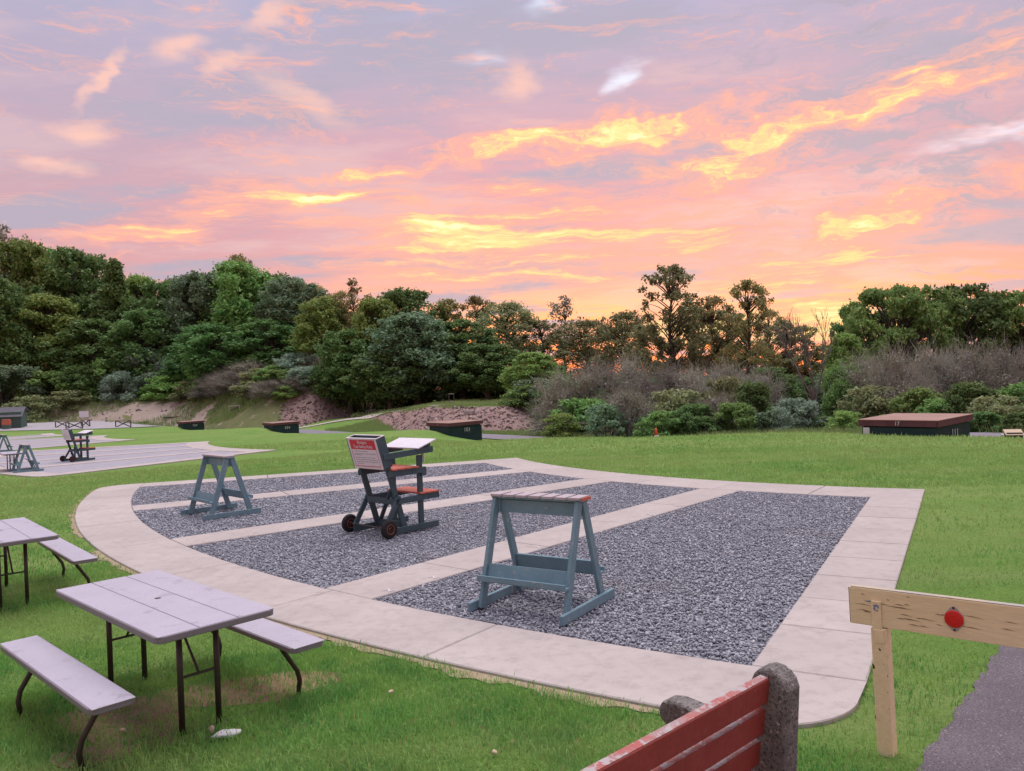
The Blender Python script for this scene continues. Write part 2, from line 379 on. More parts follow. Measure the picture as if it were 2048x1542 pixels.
simple('chip_blue', (0.16, 0.22, 0.36), (0.22, 0.28, 0.42), 14, 0.6, 0.3, 0.1, 60)
simple('trap_wall', (0.016, 0.042, 0.050), (0.024, 0.056, 0.062), 2, 0.75, 0.25, 0.3, 20)
simple('trap_fascia', (0.115, 0.045, 0.060), (0.15, 0.065, 0.080), 2, 0.7, 0.25, 0.3, 20)
simple('trap_roof', (0.32, 0.205, 0.17), (0.38, 0.25, 0.21), 1.2, 0.85, 0.15, 0.3, 20)
simple('number_white', (0.62, 0.64, 0.66), (0.70, 0.71, 0.72), 8, 0.6, 0.3, 0.1, 40)
simple('faded_paint', (0.60, 0.55, 0.54), (0.66, 0.61, 0.60), 30, 0.8, 0.2, 0.1, 90, worn=(0.50, 0.45, 0.44), worn_amt=0.5)
simple('weathered_wood', (0.36, 0.32, 0.29), (0.46, 0.42, 0.38), 4, 0.85, 0.15, 0.4, 30)
simple('dark_wood', (0.075, 0.070, 0.070), (0.11, 0.10, 0.10), 4, 0.85, 0.15, 0.4, 30)
simple('shed_green', (0.085, 0.140, 0.120), (0.105, 0.165, 0.140), 1.5, 0.8, 0.2, 0.3, 14)
simple('shingle', (0.13, 0.13, 0.15), (0.17, 0.17, 0.19), 1.5, 0.9, 0.1, 0.5, 14)
simple('cone_orange', (0.75, 0.10, 0.035), (0.80, 0.13, 0.05), 8, 0.5, 0.4, 0.1, 30)
simple('paper_white', (0.70, 0.70, 0.70), (0.78, 0.78, 0.77), 22, 0.8, 0.2, 0.5, 60, worn=(0.52, 0.50, 0.47), worn_amt=0.6)
simple('litter_tan', (0.56, 0.44, 0.32), (0.62, 0.50, 0.37), 22, 0.9, 0.1, 0.4, 60)
simple('berm_rock', (0.34, 0.30, 0.28), (0.42, 0.37, 0.34), 3, 0.9, 0.15, 0.6, 30)

# ------------------------------------------------------------------ mesh helpers
class MB:
    def __init__(s): s.v, s.f = [], []
    def add(s, verts, faces):
        o = len(s.v); s.v += [tuple(map(float, p)) for p in verts]; s.f += [tuple(o + i for i in f) for f in faces]; return s
    def box(s, c, d, R=None):
        P = [Vector((sx_ * d[0] / 2, sy_ * d[1] / 2, sz_ * d[2] / 2)) for sx_ in (-1, 1) for sy_ in (-1, 1) for sz_ in (-1, 1)]
        if R is not None: P = [R @ p for p in P]
        P = [p + Vector(c) for p in P]
        return s.add(P, [(0, 1, 3, 2), (4, 6, 7, 5), (0, 4, 5, 1), (2, 3, 7, 6), (0, 2, 6, 4), (1, 5, 7, 3)])
    def beam(s, a, b, w, h, up=(0, 0, 1)):
        """timber from a to b, w across (perpendicular to up), h along up"""
        a, b = Vector(a), Vector(b); y = (b - a); L = y.length; y.normalize()
        x = y.cross(Vector(up)).normalized(); z = x.cross(y)
        R = Matrix((x, y, z)).transposed()
        return s.box((a + b) / 2, (w, L, h), R)
    def tube(s, pts, r, n=8, cap=True):
        pts = [Vector(p) for p in pts]; rr = r if hasattr(r, '__len__') else [r] * len(pts)
        o = len(s.v); prev = None
        for i, p in enumerate(pts):
            d = (pts[min(i + 1, len(pts) - 1)] - pts[max(i - 1, 0)]).normalized()
            x = (prev - d * prev.dot(d)) if prev is not None else d.orthogonal()
            x.normalize(); prev = x; y = d.cross(x)
            for k in range(n):
                a = 2 * math.pi * k / n
                s.v.append(tuple(p + (x * math.cos(a) + y * math.sin(a)) * rr[i]))
        for i in range(len(pts) - 1):
            for k in range(n):
                s.f.append((o + i * n + k, o + i * n + (k + 1) % n, o + (i + 1) * n + (k + 1) % n, o + (i + 1) * n + k))
        if cap:
            s.f.append(tuple(o + k for k in reversed(range(n)))); s.f.append(tuple(o + (len(pts) - 1) * n + k for k in range(n)))
        return s
    def lathe(s, prof, n=24, axis='z', c=(0, 0, 0)):
        o = len(s.v)
        for r_, h in prof:
            for k in range(n):
                a = 2 * math.pi * k / n; p = (r_ * math.cos(a), r_ * math.sin(a), h)
                if axis == 'x': p = (p[2], p[0], p[1])
                if axis == 'y': p = (p[0], p[2], p[1])
                s.v.append((p[0] + c[0], p[1] + c[1], p[2] + c[2]))
        for i in range(len(prof) - 1):
            for k in range(n):
                s.f.append((o + i * n + k, o + i * n + (k + 1) % n, o + (i + 1) * n + (k + 1) % n, o + (i + 1) * n + k))
        s.f.append(tuple(o + k for k in reversed(range(n)))); s.f.append(tuple(o + (len(prof) - 1) * n + k for k in range(n)))
        return s
    def prism(s, outline, a0, a1, axis='x'):
        """outline of 2-D points extruded along an axis"""
        n = len(outline)
        def P(u, v, w): return {'x': (w, u, v), 'y': (u, w, v), 'z': (u, v, w)}[axis]
        V_ = [P(u, v, a0) for u, v in outline] + [P(u, v, a1) for u, v in outline]
        F = [tuple(range(n - 1, -1, -1)), tuple(range(n, 2 * n))] + [(i, (i + 1) % n, n + (i + 1) % n, n + i) for i in range(n)]
        return s.add(V_, F)
    def mesh(s, name, mat, smooth=False):
        me = bpy.data.meshes.new(name); me.from_pydata(s.v, [], s.f); me.update()
        import bmesh
        b = bmesh.new(); b.from_mesh(me); bmesh.ops.recalc_face_normals(b, faces=b.faces); b.to_mesh(me); b.free()
        me.materials.append(M[mat])
        if smooth: me.polygons.foreach_set('use_smooth', [True] * len(me.polygons))
        return me
    def build(s, name, mat, parent=None, bevel=0.0, smooth=False, segs=1):
        return obj(name, s.mesh(name, mat, smooth), parent, bevel, segs)

def obj(name, me, parent=None, bevel=0.0, segs=1):
    o = bpy.data.objects.new(name, me); COL.objects.link(o)
    if parent is not None: o.parent = parent
    if bevel:
        b = o.modifiers.new('bevel', 'BEVEL'); b.width = bevel; b.segments = segs; b.limit_method = 'ANGLE'; b.angle_limit = rad(35)
    return o

def np_mesh(name, verts, faces, mat):
    """uniform polygons from numpy arrays"""
    me = bpy.data.meshes.new(name)
    verts = np.ascontiguousarray(verts, dtype=np.float32); faces = np.ascontiguousarray(faces, dtype=np.int32)
    nf, k = faces.shape
    me.vertices.add(len(verts)); me.vertices.foreach_set('co', verts.ravel())
    me.loops.add(nf * k); me.loops.foreach_set('vertex_index', faces.ravel())
    me.polygons.add(nf); me.polygons.foreach_set('loop_start', np.arange(0, nf * k, k, dtype=np.int32))
    me.polygons.foreach_set('loop_total', np.full(nf, k, dtype=np.int32))
    me.update(calc_edges=True)
    if mat: me.materials.append(M[mat])
    return me

def tag(o, label=None, cat=None, group=None, kind=None):
    if label: o['label'] = label
    if cat: o['category'] = cat
    if group: o['group'] = group
    if kind: o['kind'] = kind
    return o

def thing(name, label, cat, loc=(0, 0, 0), rz=0.0, group=None, kind=None):
    o = bpy.data.objects.new(name, None); COL.objects.link(o); o.empty_display_size = 0.2
    o.location = loc; o.rotation_euler = (0, 0, rz)
    return tag(o, label, cat, group, kind)

def dup(root, loc, rz, label=None, scale=None, keep=None):
    r = root.copy(); COL.objects.link(r); r.location = loc; r.rotation_euler = (0, 0, rz)
    if label: r['label'] = label
    if scale: r.scale = scale
    for ch in list(root.children):
        if keep and not keep(ch): continue
        c = ch.copy(); COL.objects.link(c); c.parent = r
        for g in list(ch.children):
            d = g.copy(); COL.objects.link(d); d.parent = c
    return r

def text_mesh(name, body, size, mat, parent, loc, rot, align='CENTER', thick=0.0015):
    cu = bpy.data.curves.new(name, 'FONT'); cu.body = body; cu.size = size; cu.align_x = align; cu.align_y = 'CENTER'; cu.extrude = thick
    t = bpy.data.objects.new(name, cu); COL.objects.link(t)
    dg = bpy.context.evaluated_depsgraph_get()
    me = bpy.data.meshes.new_from_object(t.evaluated_get(dg))
    bpy.data.objects.remove(t); bpy.data.curves.remove(cu)
    me.materials.clear(); me.materials.append(M[mat])
    o = obj(name, me, parent); o.location = loc; o.rotation_euler = rot
    return o

# ------------------------------------------------------------------ lay of the land
T1 = np.array([13.802, 26.301])                       # trap house of the near field
E1 = np.array([-0.607, 0.795]); E2 = np.array([0.795, 0.607])   # along the row of houses, and away from the shooters
STEP = 28.77
def sm(x, a, b):
    u = np.clip((x - a) / (b - a), 0, 1); return u * u * (3 - 2 * u)
def st_of(x, y):
    dx, dy = np.asarray(x) - T1[0], np.asarray(y) - T1[1]
    return dx * E1[0] + dy * E1[1], dx * E2[0] + dy * E2[1]
def zrow(s):
    k = [-400, 10.5, 19.5, 39.5, 47.5, 68, 77, 92, 105, 140, 500]; z = [0, 0, -.58, -.58, -1.03, -1.03, -1.5, -1.45, -.85, -.5, -.5]
    return sum(np.interp(s + d, k, z) for d in (-1.5, -.5, .5, 1.5)) / 4
def H0(x, y):
    x = np.asarray(x, float); y = np.asarray(y, float)
    s, t = st_of(x, y)
    near = sum(np.exp(-((s - STEP * k - 1.3) / 4.0) ** 2) for k in range(4))
    t0 = -1.6 - 6.5 * (1 - np.clip(near, 0, 1)) * sm(s, 2, 9)
    z = zrow(s) - .85 * (.55 + .45 * sm(s, 0, 12)) * sm(t, t0, 2.3)
    z = z - .32 * sm(t, 5, 10) * (1 - sm(s, 46, 58)) - .5 * sm(t, 10, 22) * (1 - sm(s, 10, 40)) + 1.0 * sm(t, 6, 14) * sm(s, 50, 66) * (1 - sm(s, 84, 96))
    for k in range(4):                                                    # low mound in front of each house
        d2 = ((s - STEP * k) / 4.6) ** 2 + ((t + 1.9) / 2.6) ** 2
        z = z + (-.05 if k == 0 else .05) * np.exp(-d2)
    return z
def h0(x, y): return float(H0(x, y))
def at(px, d):                                                            # a compass bearing and a distance as a map position
    return (px - 1024) / 1585.75 * d, d

def forest_edge(s): return 6.2 + 20 * sm(s, 24, 34) + 60 * sm(s, 60, 80)
gx = np.sinh(np.linspace(-4.6, 4.6, 241)) * 12.0
gy = np.concatenate([np.linspace(-60, -2, 16), np.linspace(0, 60, 130), 60 + np.sinh(np.linspace(0.05, 4.6, 90)) * 16])
GX, GY = np.meshgrid(gx, gy)
GZ = H0(GX, GY)
nx, ny = len(gx), len(gy)
V_ = np.stack([GX, GY, GZ], -1).reshape(-1, 3)
I = np.arange(nx * ny).reshape(ny, nx)
Fq = np.stack([I[:-1, :-1], I[:-1, 1:], I[1:, 1:], I[1:, :-1]], -1).reshape(-1, 4)
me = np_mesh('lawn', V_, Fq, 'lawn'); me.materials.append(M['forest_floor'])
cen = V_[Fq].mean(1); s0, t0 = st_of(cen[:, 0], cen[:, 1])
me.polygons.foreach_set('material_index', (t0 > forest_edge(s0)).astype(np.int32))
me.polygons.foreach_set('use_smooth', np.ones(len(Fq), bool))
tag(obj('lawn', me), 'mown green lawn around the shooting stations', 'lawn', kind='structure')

def sheet(name, pts_l, pts_r, mat, lift, label, cat, cols=4, zf=H0, kind='structure'):
    """a ribbon laid over the ground between two polylines"""
    L, R = np.array(pts_l, float), np.array(pts_r, float)
    n = len(L)
    P = np.stack([L + (R - L) * k / cols for k in range(cols + 1)], 1).reshape(-1, 2)
    z = zf(P[:, 0], P[:, 1]) + lift
    I = np.arange(n * (cols + 1)).reshape(n, cols + 1)
    F = np.stack([I[:-1, :-1], I[:-1, 1:], I[1:, 1:], I[1:, :-1]], -1).reshape(-1, 4)
    return tag(obj(name, np_mesh(name, np.c_[P, z], F, mat)), label, cat, kind=kind)

# asphalt path at the right foreground, service road behind the houses
AE = np.array([(0.2, 2.0), (0.9, 2.85), (1.5, 3.54), (2.05, 4.18), (2.56, 4.77), (3.02, 5.28), (3.30, 5.62), (3.59, 5.96), (4.3, 6.75), (5.2, 7.6), (6.6, 8.6), (9, 9.9), (14, 12), (30, 18)])
AEf = np.stack([np.interp(np.linspace(0, 13, 400), range(14), AE[:, k]) for k in (0, 1)], 1)
AEf = np.stack([np.convolve(np.pad(AEf[:, k], 25, 'reflect', reflect_type='odd'), np.ones(51) / 51, 'valid') for k in (0, 1)], 1)
tang = np.gradient(AEf, axis=0); tang /= np.linalg.norm(tang, axis=1)[:, None]
AEf = AEf + np.stack([tang[:, 1], -tang[:, 0]], 1) * (.02 * np.sin(np.arange(400) * .35) * np.sin(np.arange(400) * .13 + 1) + np.random.default_rng(3).normal(0, .0012, 400))[:, None]
AR = AEf + np.stack([tang[:, 1], -tang[:, 0]], 1) * 2.6
sheet('asphalt_path', AEf, AR, 'asphalt', 0.012, 'dark purplish asphalt path in the lower right corner', 'path', 8)
def row_pt(s, t): return T1 + np.outer(s, E1) + np.outer(t, E2)
ss = np.linspace(-40, 92, 140)
sheet('service_road', row_pt(ss, 2.9 + 0 * ss), row_pt(ss, 5.9 + 0 * ss), 'road', 0.05, 'grey service road running behind the trap houses', 'road', 4)

# ------------------------------------------------------------------ shooting field: concrete walkways fanning from the trap house, gravel between
ANG = [3.448, 3.6275, 3.8143, 4.0021, 4.195]
RFO, RFI, RRI, RRO, HW = 14.3, 15.43, 23.91, 24.86, 0.381
def pol(r, a): return np.array([r * math.cos(a), r * math.sin(a)])
def lane(rho, a, o): return np.array([rho * math.cos(a) - o * math.sin(a), rho * math.sin(a) + o * math.cos(a)])
def slab_mesh(L, R, top, mat, ch=0.009, low=-0.03):
    L, R = np.array(L), np.array(R); n = len(L)
    def inset(A, B):
        d = B - A; d = d / np.linalg.norm(d, axis=1)[:, None]; A2 = A + d * ch; return A2
    Li, Ri = inset(L, R), inset(R, L)
    for Q in (Li, Ri):
        e = Q[1] - Q[0]; Q[0] = Q[0] + e / np.linalg.norm(e) * ch
        e = Q[-2] - Q[-1]; Q[-1] = Q[-1] + e / np.linalg.norm(e) * ch
    ring_o = np.r_[L, R[::-1]]; ring_i = np.r_[Li, Ri[::-1]]; m = 2 * n
    V = np.r_[np.c_[ring_i, np.full(m, top)], np.c_[ring_o, np.full(m, top - ch * .9)], np.c_[ring_o, np.full(m, low)]]
    F = [(i, i + 1, m - 2 - i, m - 1 - i) for i in range(n - 1)]
    for k in (0, 1):
        F += [(k * m + i, (k + 1) * m + i, (k + 1) * m + (i + 1) % m, k * m + (i + 1) % m) for i in range(m)]
    b = MB(); b.add(V, F); return b.mesh('slab', mat)
def arc_ang(r, end):  # angle of the outer edge of the first / last walkway at radius r
    return ANG[0] - math.asin(.388 / r) if end == 0 else ANG[4] + math.asin(.381 / r)
def rear_outer(a):
    s = min((a - arc_ang(RRO, 0)) * RRO, (arc_ang(RRO, 1) - a) * RRO); s = max(s, 0.0); q = 0.62
    return RRO if s > q else RRO - q + math.sqrt(max(q * q - (q - s) ** 2, 0))
def in_field(x, y, grow=0.0):
    dx, dy = x - T1[0], y - T1[1]; r = np.hypot(dx, dy); a = np.arctan2(dy, dx) % (2 * np.pi)
    oa = -np.sin(ANG[0]) * dx + np.cos(ANG[0]) * dy; oe = -np.sin(ANG[4]) * dx + np.cos(ANG[4]) * dy
    side = np.minimum((oa + .388) , (.381 - oe))
    ok = (r > RFO - grow) & (r < RRO + grow) & (side > -grow) & (a > 3.2) & (a < 4.5)
    q = .62; e1 = side; e2 = RRO - r
    corner = (e1 < q) & (e2 < q) & (np.hypot(q - np.clip(e1, -9, q), q - np.clip(e2, -9, q)) > q + grow)
    return ok & ~corner

walk = thing('concrete_walkway', 'pale concrete walkways of the near shooting field', 'walkway', (T1[0], T1[1], 0), kind='structure')
rg = random.Random(5)
def add_slab(L, R, top=0.030):
    o = obj('slab', slab_mesh(L, R, top + rg.uniform(-.002, .002), 'concrete'), walk); return o
G2 = 0.0065
# front arc
aa0, aa1 = arc_ang(RFO + .5, 0), arc_ang(RFO + .5, 1)
cuts = list(np.linspace(0, 1, 8))
def arc_slab(r0, r1, u0, u1, g=True, n=9):
    L, R = [], []
    for k in range(n):
        w = k / (n - 1)
        if r1 == RRO and u0 == 0: w = w ** 2.2
        if r1 == RRO and u1 == 1: w = 1 - (1 - w) ** 2.2
        u = u0 + (u1 - u0) * w
        for r, Q in ((r0, L), (r1, R)):
            b0, b1 = arc_ang(r, 0), arc_ang(r, 1)
            gp = G2 / r if g else 0
            a = b0 + (b1 - b0) * u + (gp if k == 0 else -gp if k == n - 1 else 0)
            Q.append(pol(rear_outer(a) if r == RRO else r, a))
    return L, R
for u0, u1 in zip(cuts[:-1], cuts[1:]): add_slab(*arc_slab(RFO, RFI, u0, u1))
rc = [0, .022, .075, .135, .235, .345, .475, .60, .72, .84, .962, 1.0]
rc = [0, .06, .135, .235, .345, .475, .60, .72, .84, 1.0]
for u0, u1 in zip(rc[:-1], rc[1:]): add_slab(*arc_slab(RRI, RRO, u0, u1, n=31))
# walkways, one joint to the yard on the last one, wider panels on the others
yd = [15.43, 16.46, 17.37, 18.29, 19.20, 20.12, 21.03, 21.95, 22.86, 23.91]
for i, a in enumerate(ANG):
    c = yd if i == 4 else yd[::3] if i < 3 else [15.43, 17.37, 19.20, 21.03, 22.5, 23.91]
    for r0, r1 in zip(c[:-1], c[1:]):
        def row(o): return [lane(math.sqrt(r * r - o * o), a, o) for r in (r0 + G2, r0 + .2, r1 - .2, r1 - G2)]
        w0 = .388 if i == 0 else HW
        add_slab(row(-w0), row(HW))
# dark joints under the slabs
jb = MB()
for r0, r1 in ((RFO + .03, RFI - .01), (RRI + .01, RRO - .04)):
    L, R = arc_slab(r0, r1 if r1 != RRO else r1, 0.03, .97, False, 60)
    n = 60; jb.add([(*p, .012) for p in L] + [(*p, .012) for p in R], [(i, i + 1, n + i + 1, n + i) for i in range(n - 1)])
for a in ANG:
    P = [lane(RFI - .02, a, -.37), lane(RRI + .02, a, -.37), lane(RRI + .02, a, .37), lane(RFI - .02, a, .37)]
    jb.add([(*p, .0115) for p in P], [(0, 1, 2, 3)])
jb.build('joint_filler', 'joint', walk)
# faint painted yard marks along two of the walkways
for i, o in ((3, .29), (2, .29)):
    for r in (17.37, 18.29, 19.2, 20.12, 21.03, 21.95, 22.86, 23.5):
        m = MB(); p = lane(r + .09, ANG[i], o); d = pol(1, ANG[i]); q = np.array([-d[1], d[0]])
        for k, (u, v) in enumerate(((-.045, .0), (.045, .0))):
            c0 = p + q * u; m.add([(*(c0 + d * .04 + q * .011), .0335), (*(c0 - d * .04 + q * .011), .0335), (*(c0 - d * .04 - q * .011), .0335), (*(c0 + d * .04 - q * .011), .0335)], [(0, 1, 2, 3)])
        a_, b_ = p - q * .045 - d * .035, p + q * .045 + d * .035
        m.add([(*(a_ + d * .012), .0337), (*(b_ + d * .012), .0337), (*(b_ - d * .012), .0337), (*(a_ - d * .012), .0337)], [(0, 1, 2, 3)])
        m.build('painted_mark', 'faded_paint', walk)

# gravel panels: a bed, and crushed stone lying on it
def gravel_panel(i, dens):
    a0, a1 = ANG[i], ANG[i + 1]
    n = 24; L, R = [], []
    for k in range(n):
        rho = RFI + (RRI - RFI) * k / (n - 1)
        L.append((*(T1 + lane(math.sqrt(rho * rho - HW * HW), a0, HW)), .006)); R.append((*(T1 + lane(math.sqrt(rho * rho - HW * HW), a1, -HW)), .006))
    V, F = [], []
    for k in range(n):
        l, r = np.array(L[k]), np.array(R[k]); rr = np.linalg.norm(l[:2] - T1)
        for j in range(9):
            p = l + (r - l) * j / 8; d = p[:2] - T1; d = d / np.linalg.norm(d) * rr; V.append((*(T1 + d), .006))
    I = np.arange(n * 9).reshape(n, 9)
    F = np.stack([I[:-1, :-1], I[:-1, 1:], I[1:, 1:], I[1:, :-1]], -1).reshape(-1, 4)
    bed = obj('gravel', np_mesh('gravel', np.array(V), F, 'gravel_bed'))
    tag(bed, ['blue-grey gravel panel farthest from the camera, beside the far lawn', 'second gravel panel from the far lawn, under the small wooden rack',
              'gravel panel under the wheeled judge stand', 'nearest gravel panel, under the large wooden rack'][i], 'gravel', kind='structure')
    rng = np.random.default_rng(40 + i)
    N = int(29 * 1.25 * dens)
    r = np.sqrt(rng.uniform((RFI + .02) ** 2, (RRI - .02) ** 2, N)); a = rng.uniform(a0, a1, N)
    ok = (np.sin(a - a0) * r > HW + .018) & (np.sin(a1 - a) * r > HW + .018); r, a = r[ok], a[ok]; N = len(r)
    c = np.stack([T1[0] + r * np.cos(a), T1[1] + r * np.sin(a), rng.uniform(.008, .024, N)], 1)
    base = np.array([(1, 0, 0), (0, 1, 0), (-1, 0, 0), (0, -1, 0), (0, 0, 1), (0, 0, -1)], float)
    sz = (.008 + .013 * rng.random(N) ** 1.4) * (1.25 if dens < 900 else 1.0)
    V = base[None] * rng.uniform(.65, 1.3, (N, 6, 3)) + rng.normal(0, .16, (N, 6, 3))
    V *= (sz[:, None] * np.stack([rng.uniform(.8, 1.5, N), rng.uniform(.7, 1.1, N), rng.uniform(.45, .85, N)], 1))[:, None]
    th = rng.uniform(0, 6.283, N); tl = rng.normal(0, .5, N)
    cz, sz_ = np.cos(th)[:, None], np.sin(th)[:, None]; cx, sx_ = np.cos(tl)[:, None], np.sin(tl)[:, None]
    y, z = V[..., 1] * cx - V[..., 2] * sx_, V[..., 1] * sx_ + V[..., 2] * cx
    x, y = V[..., 0] * cz - y * sz_, V[..., 0] * sz_ + y * cz
    V = np.stack([x, y, z], -1) + c[:, None]
    tri = np.array([(0, 1, 4), (1, 2, 4), (2, 3, 4), (3, 0, 4), (1, 0, 5), (2, 1, 5), (3, 2, 5), (0, 3, 5)])
    F = (np.arange(N)[:, None, None] * 6 + tri[None]).reshape(-1, 3)
    st = obj('crushed_stone', np_mesh('crushed_stone', V.reshape(-1, 3), F, 'gravel_stone'), bed); st['kind'] = 'stuff'
for i, d in enumerate((600, 780, 1050, 1500)): gravel_panel(i, d)

# the same fields farther along the row, seen as pale fans
def far_field(k, rot, label):
    T = T1 + E1 * STEP * k; z = [0, -.58, -1.03, -1.5][k]
    root = thing('concrete_walkway', label, 'walkway', (T[0], T[1], z + .02), rot, kind='structure')
    w = MB()
    for r0, r1 in ((RFO, RFI), (RRI, RRO)):
        L, R = arc_slab(r0, r1, 0, 1, False, 40)
        w.add([(*p, .025) for p in L] + [(*p, .025) for p in R], [(i, i + 1, 41 + i, 40 + i) for i in range(39)])
    for a in ANG:
        w.add([(*lane(r, a, o), .024) for r, o in ((RFI, -HW), (RRI, -HW), (RRI, HW), (RFI, HW))], [(0, 1, 2, 3)])
    o = w.build('paving', 'concrete', root); q = o.modifiers.new('thick', 'SOLIDIFY'); q.thickness = .16; q.offset = -1
    for i in range(4):
        g = MB(); n = 14; P = []
        for o_, a in ((HW, ANG[i]), (-HW, ANG[i + 1])):
            P += [(*lane(RFI + (RRI - RFI) * q / (n - 1), a, o_), .010) for q in range(n)]
        g.add(P, [(q, q + 1, n + q + 1, n + q) for q in range(n - 1)])
        g.build('gravel_bed', 'gravel_far', root)
simple('gravel_far', (0.33, 0.32, 0.36), (0.40, 0.385, 0.425), 3, 0.9, 0.1, 0.5, 30, kind='Position')
far_field(1, -.05, 'pale gravel and concrete field beyond the near one, with its own rack and judge stand')
far_field(2, -.04, 'third shooting field, a thin pale fan beyond the second')
far_field(3, -.04, 'farthest shooting field, a pale sliver beside the green shed')

# bare earth: worn patches and edges
def blob(name, pts, mat, label, z=.005):
    m = MB(); c = np.mean(pts, axis=0); n = len(pts)
    m.add([(*c, z)] + [(*p, z) for p in pts], [(0, 1 + i, 1 + (i + 1) % n) for i in range(n)])
    return tag(m.build(name, mat), label, 'bare earth', kind='structure')
rn = np.random.default_rng(8)
def ragged(cx, cy, ra, rb, rot, n=64, amp=.22):
    t = np.linspace(0, 2 * np.pi, n, endpoint=False)
    k = 1 + amp * sum(np.sin(t * f + rn.uniform(0, 6.28)) / f ** .7 for f in (2, 3, 5, 8, 13, 21)) * .6
    x, y = ra * k * np.cos(t), rb * k * np.sin(t)
    return np.stack([cx + x * math.cos(rot) - y * math.sin(rot), cy + x * math.sin(rot) + y * math.cos(rot)], 1)
SOIL = [(-1.98, 5.70, .62, .30, rad(15), .55), (-2.62, 5.22, .55, .33, rad(-35), .45), (-2.25, 5.35, .8, .55, rad(-40), .25), (2.0, 4.25, .22, .10, rad(10), .28),
        (*(T1 + lane(14.65, ANG[4], .43)), .22, .08, ANG[4], .25), (*(T1 + lane(18.0, ANG[4], .40)), .60, .05, ANG[4], .25), (*(T1 + lane(19.6, ANG[4], .40)), .60, .055, ANG[4], .25), (-5.6, 8.6, .5, .4, 0, .25), (-2.6, 4.72, .22, .14, 0, .5)]
for q, (cx, cy, ra, rb, ro, p) in enumerate(SOIL):
    if p < .3: continue
    blob('bare_earth', ragged(cx, cy, ra, rb, ro), 'soil' if q < 3 or q == 8 else 'soil_pale',
         ['brown worn earth under the near picnic table, by its right bench', 'brown worn earth under the near picnic table, by its left bench', '', 'bare patch at the foot of the yellow barrier post',
          'tan bare patch at the far corner of the right walkway', 'tan strip of bare soil beside the right walkway', 'lower tan strip of bare soil beside the right walkway', '', 'small worn spot at the foot of the left bench'][q], .004 + .0006 * q)
def edge_strip(u0, u1, wmax, label):
    n = 140; L, R = [], []
    for k in range(n):
        a = arc_ang(RRO, 0) + (arc_ang(RRO, 1) - arc_ang(RRO, 0)) * (u0 + (u1 - u0) * k / (n - 1))
        w = wmax * (.35 + .65 * abs(math.sin(k * .21) * math.sin(k * .083 + 1) + .25 * math.sin(k * 1.3)))
        L.append(T1 + pol(RRO - .05, a)); R.append(T1 + pol(RRO + w, a))
    sheet('bare_earth', L, R, 'soil_pale', .0075, label, 'bare earth', 1)
edge_strip(.47, .955, .17, 'tan strip of bare earth along the near edge of the curved walkway')
edge_strip(.03, .40, .12, 'thin tan strip of earth along the far left curve of the walkway')
# ------------------------------------------------------------------ grass
def asphalt_side(x, y):
    X_ = np.interp(y, AE[:, 1], AE[:, 0]); return x - X_          # >0 on the asphalt (within its far edge)
def soil_mask(x, y):
    k = np.ones_like(x)
    for cx, cy, ra, rb, ro, p in SOIL:
        dx, dy = x - cx, y - cy; u = (dx * math.cos(ro) + dy * math.sin(ro)) / ra; v = (-dx * math.sin(ro) + dy * math.cos(ro)) / rb
        k *= 1 - p * np.clip(1.45 - np.hypot(u, v) * 1.0, 0, 1) * 1.15
    r = np.hypot(x - T1[0], y - T1[1]); w = RRO + .10 + .05 * np.sin(x * 9) * np.sin(y * 7 + 1)
    k *= np.where((r < w) & (y < 14), .22, 1.0)
    return np.clip(k, .06, 1)
def blades(name, r0, r1, dens, hgt, wid, seed, label, mat='grass_blade', two=True, half=0.86):
    rng = np.random.default_rng(seed)
    N = int(half * (r1 * r1 - r0 * r0) * dens)
    r = np.sqrt(rng.uniform(r0 * r0, r1 * r1, N)); a = rng.uniform(-half, half, N)
    x, y = r * np.sin(a), r * np.cos(a)
    s, t = st_of(x, y)
    clump = .55 + .45 * np.sin(x * 3.1 + 2 * np.sin(y * 1.7)) * np.sin(y * 2.7 + 1.6 * np.sin(x * 2.3))
    ok = ~in_field(x, y, -.01) & (asphalt_side(x, y) < .015 + .03 * rng.standard_normal(N)) & (rng.random(N) < soil_mask(x, y) * (.62 + .38 * clump)) & (t < 2.5)
    T2 = T1 + E1 * STEP; ok &= ~((np.hypot(x - T2[0], y - T2[1]) < RRO + .1) & (np.hypot(x - T2[0], y - T2[1]) > RFO - .1) & (s > 19) & (s < 39))
    x, y, clump = x[ok], y[ok], clump[ok]; N = len(x)
    z = H0(x, y)
    th = rng.uniform(0, 6.283, N); h = hgt * rng.uniform(.5, 1.25, N) * (.62 + .72 * clump) * np.where(rng.random(N) < .05, 1.7, 1.0); w = wid * rng.uniform(.7, 1.3, N)
    ln = rng.uniform(.15, .95, N) * h; la = rng.uniform(0, 6.283, N)
    bx, by = np.cos(th) * w / 2, np.sin(th) * w / 2
    lx, ly = np.cos(la) * ln, np.sin(la) * ln
    p0 = np.stack([x - bx, y - by, z - .004], 1); p1 = np.stack([x + bx, y + by, z - .004], 1)
    tip = np.stack([x + lx, y + ly, z + np.sqrt(np.maximum(h * h - ln * ln * .75, (.3 * h) ** 2))], 1)
    if two:
        m0 = np.stack([x - bx * .8 + lx * .36, y - by * .8 + ly * .36, z + h * .58], 1); m1 = np.stack([x + bx * .8 + lx * .36, y + by * .8 + ly * .36, z + h * .58], 1)
        V = np.stack([p0, p1, m1, m0, tip], 1).reshape(-1, 3); b = np.arange(N)[:, None] * 5
        F = np.concatenate([b + [[0, 1, 2]], b + [[0, 2, 3]], b + [[3, 2, 4]]], 1).reshape(-1, 3)
    else:
        V = np.stack([p0, p1, tip], 1).reshape(-1, 3); F = np.arange(N * 3).reshape(-1, 3)
    return tag(obj(name, np_mesh(name, V, F, mat)), label, 'grass', kind='stuff')
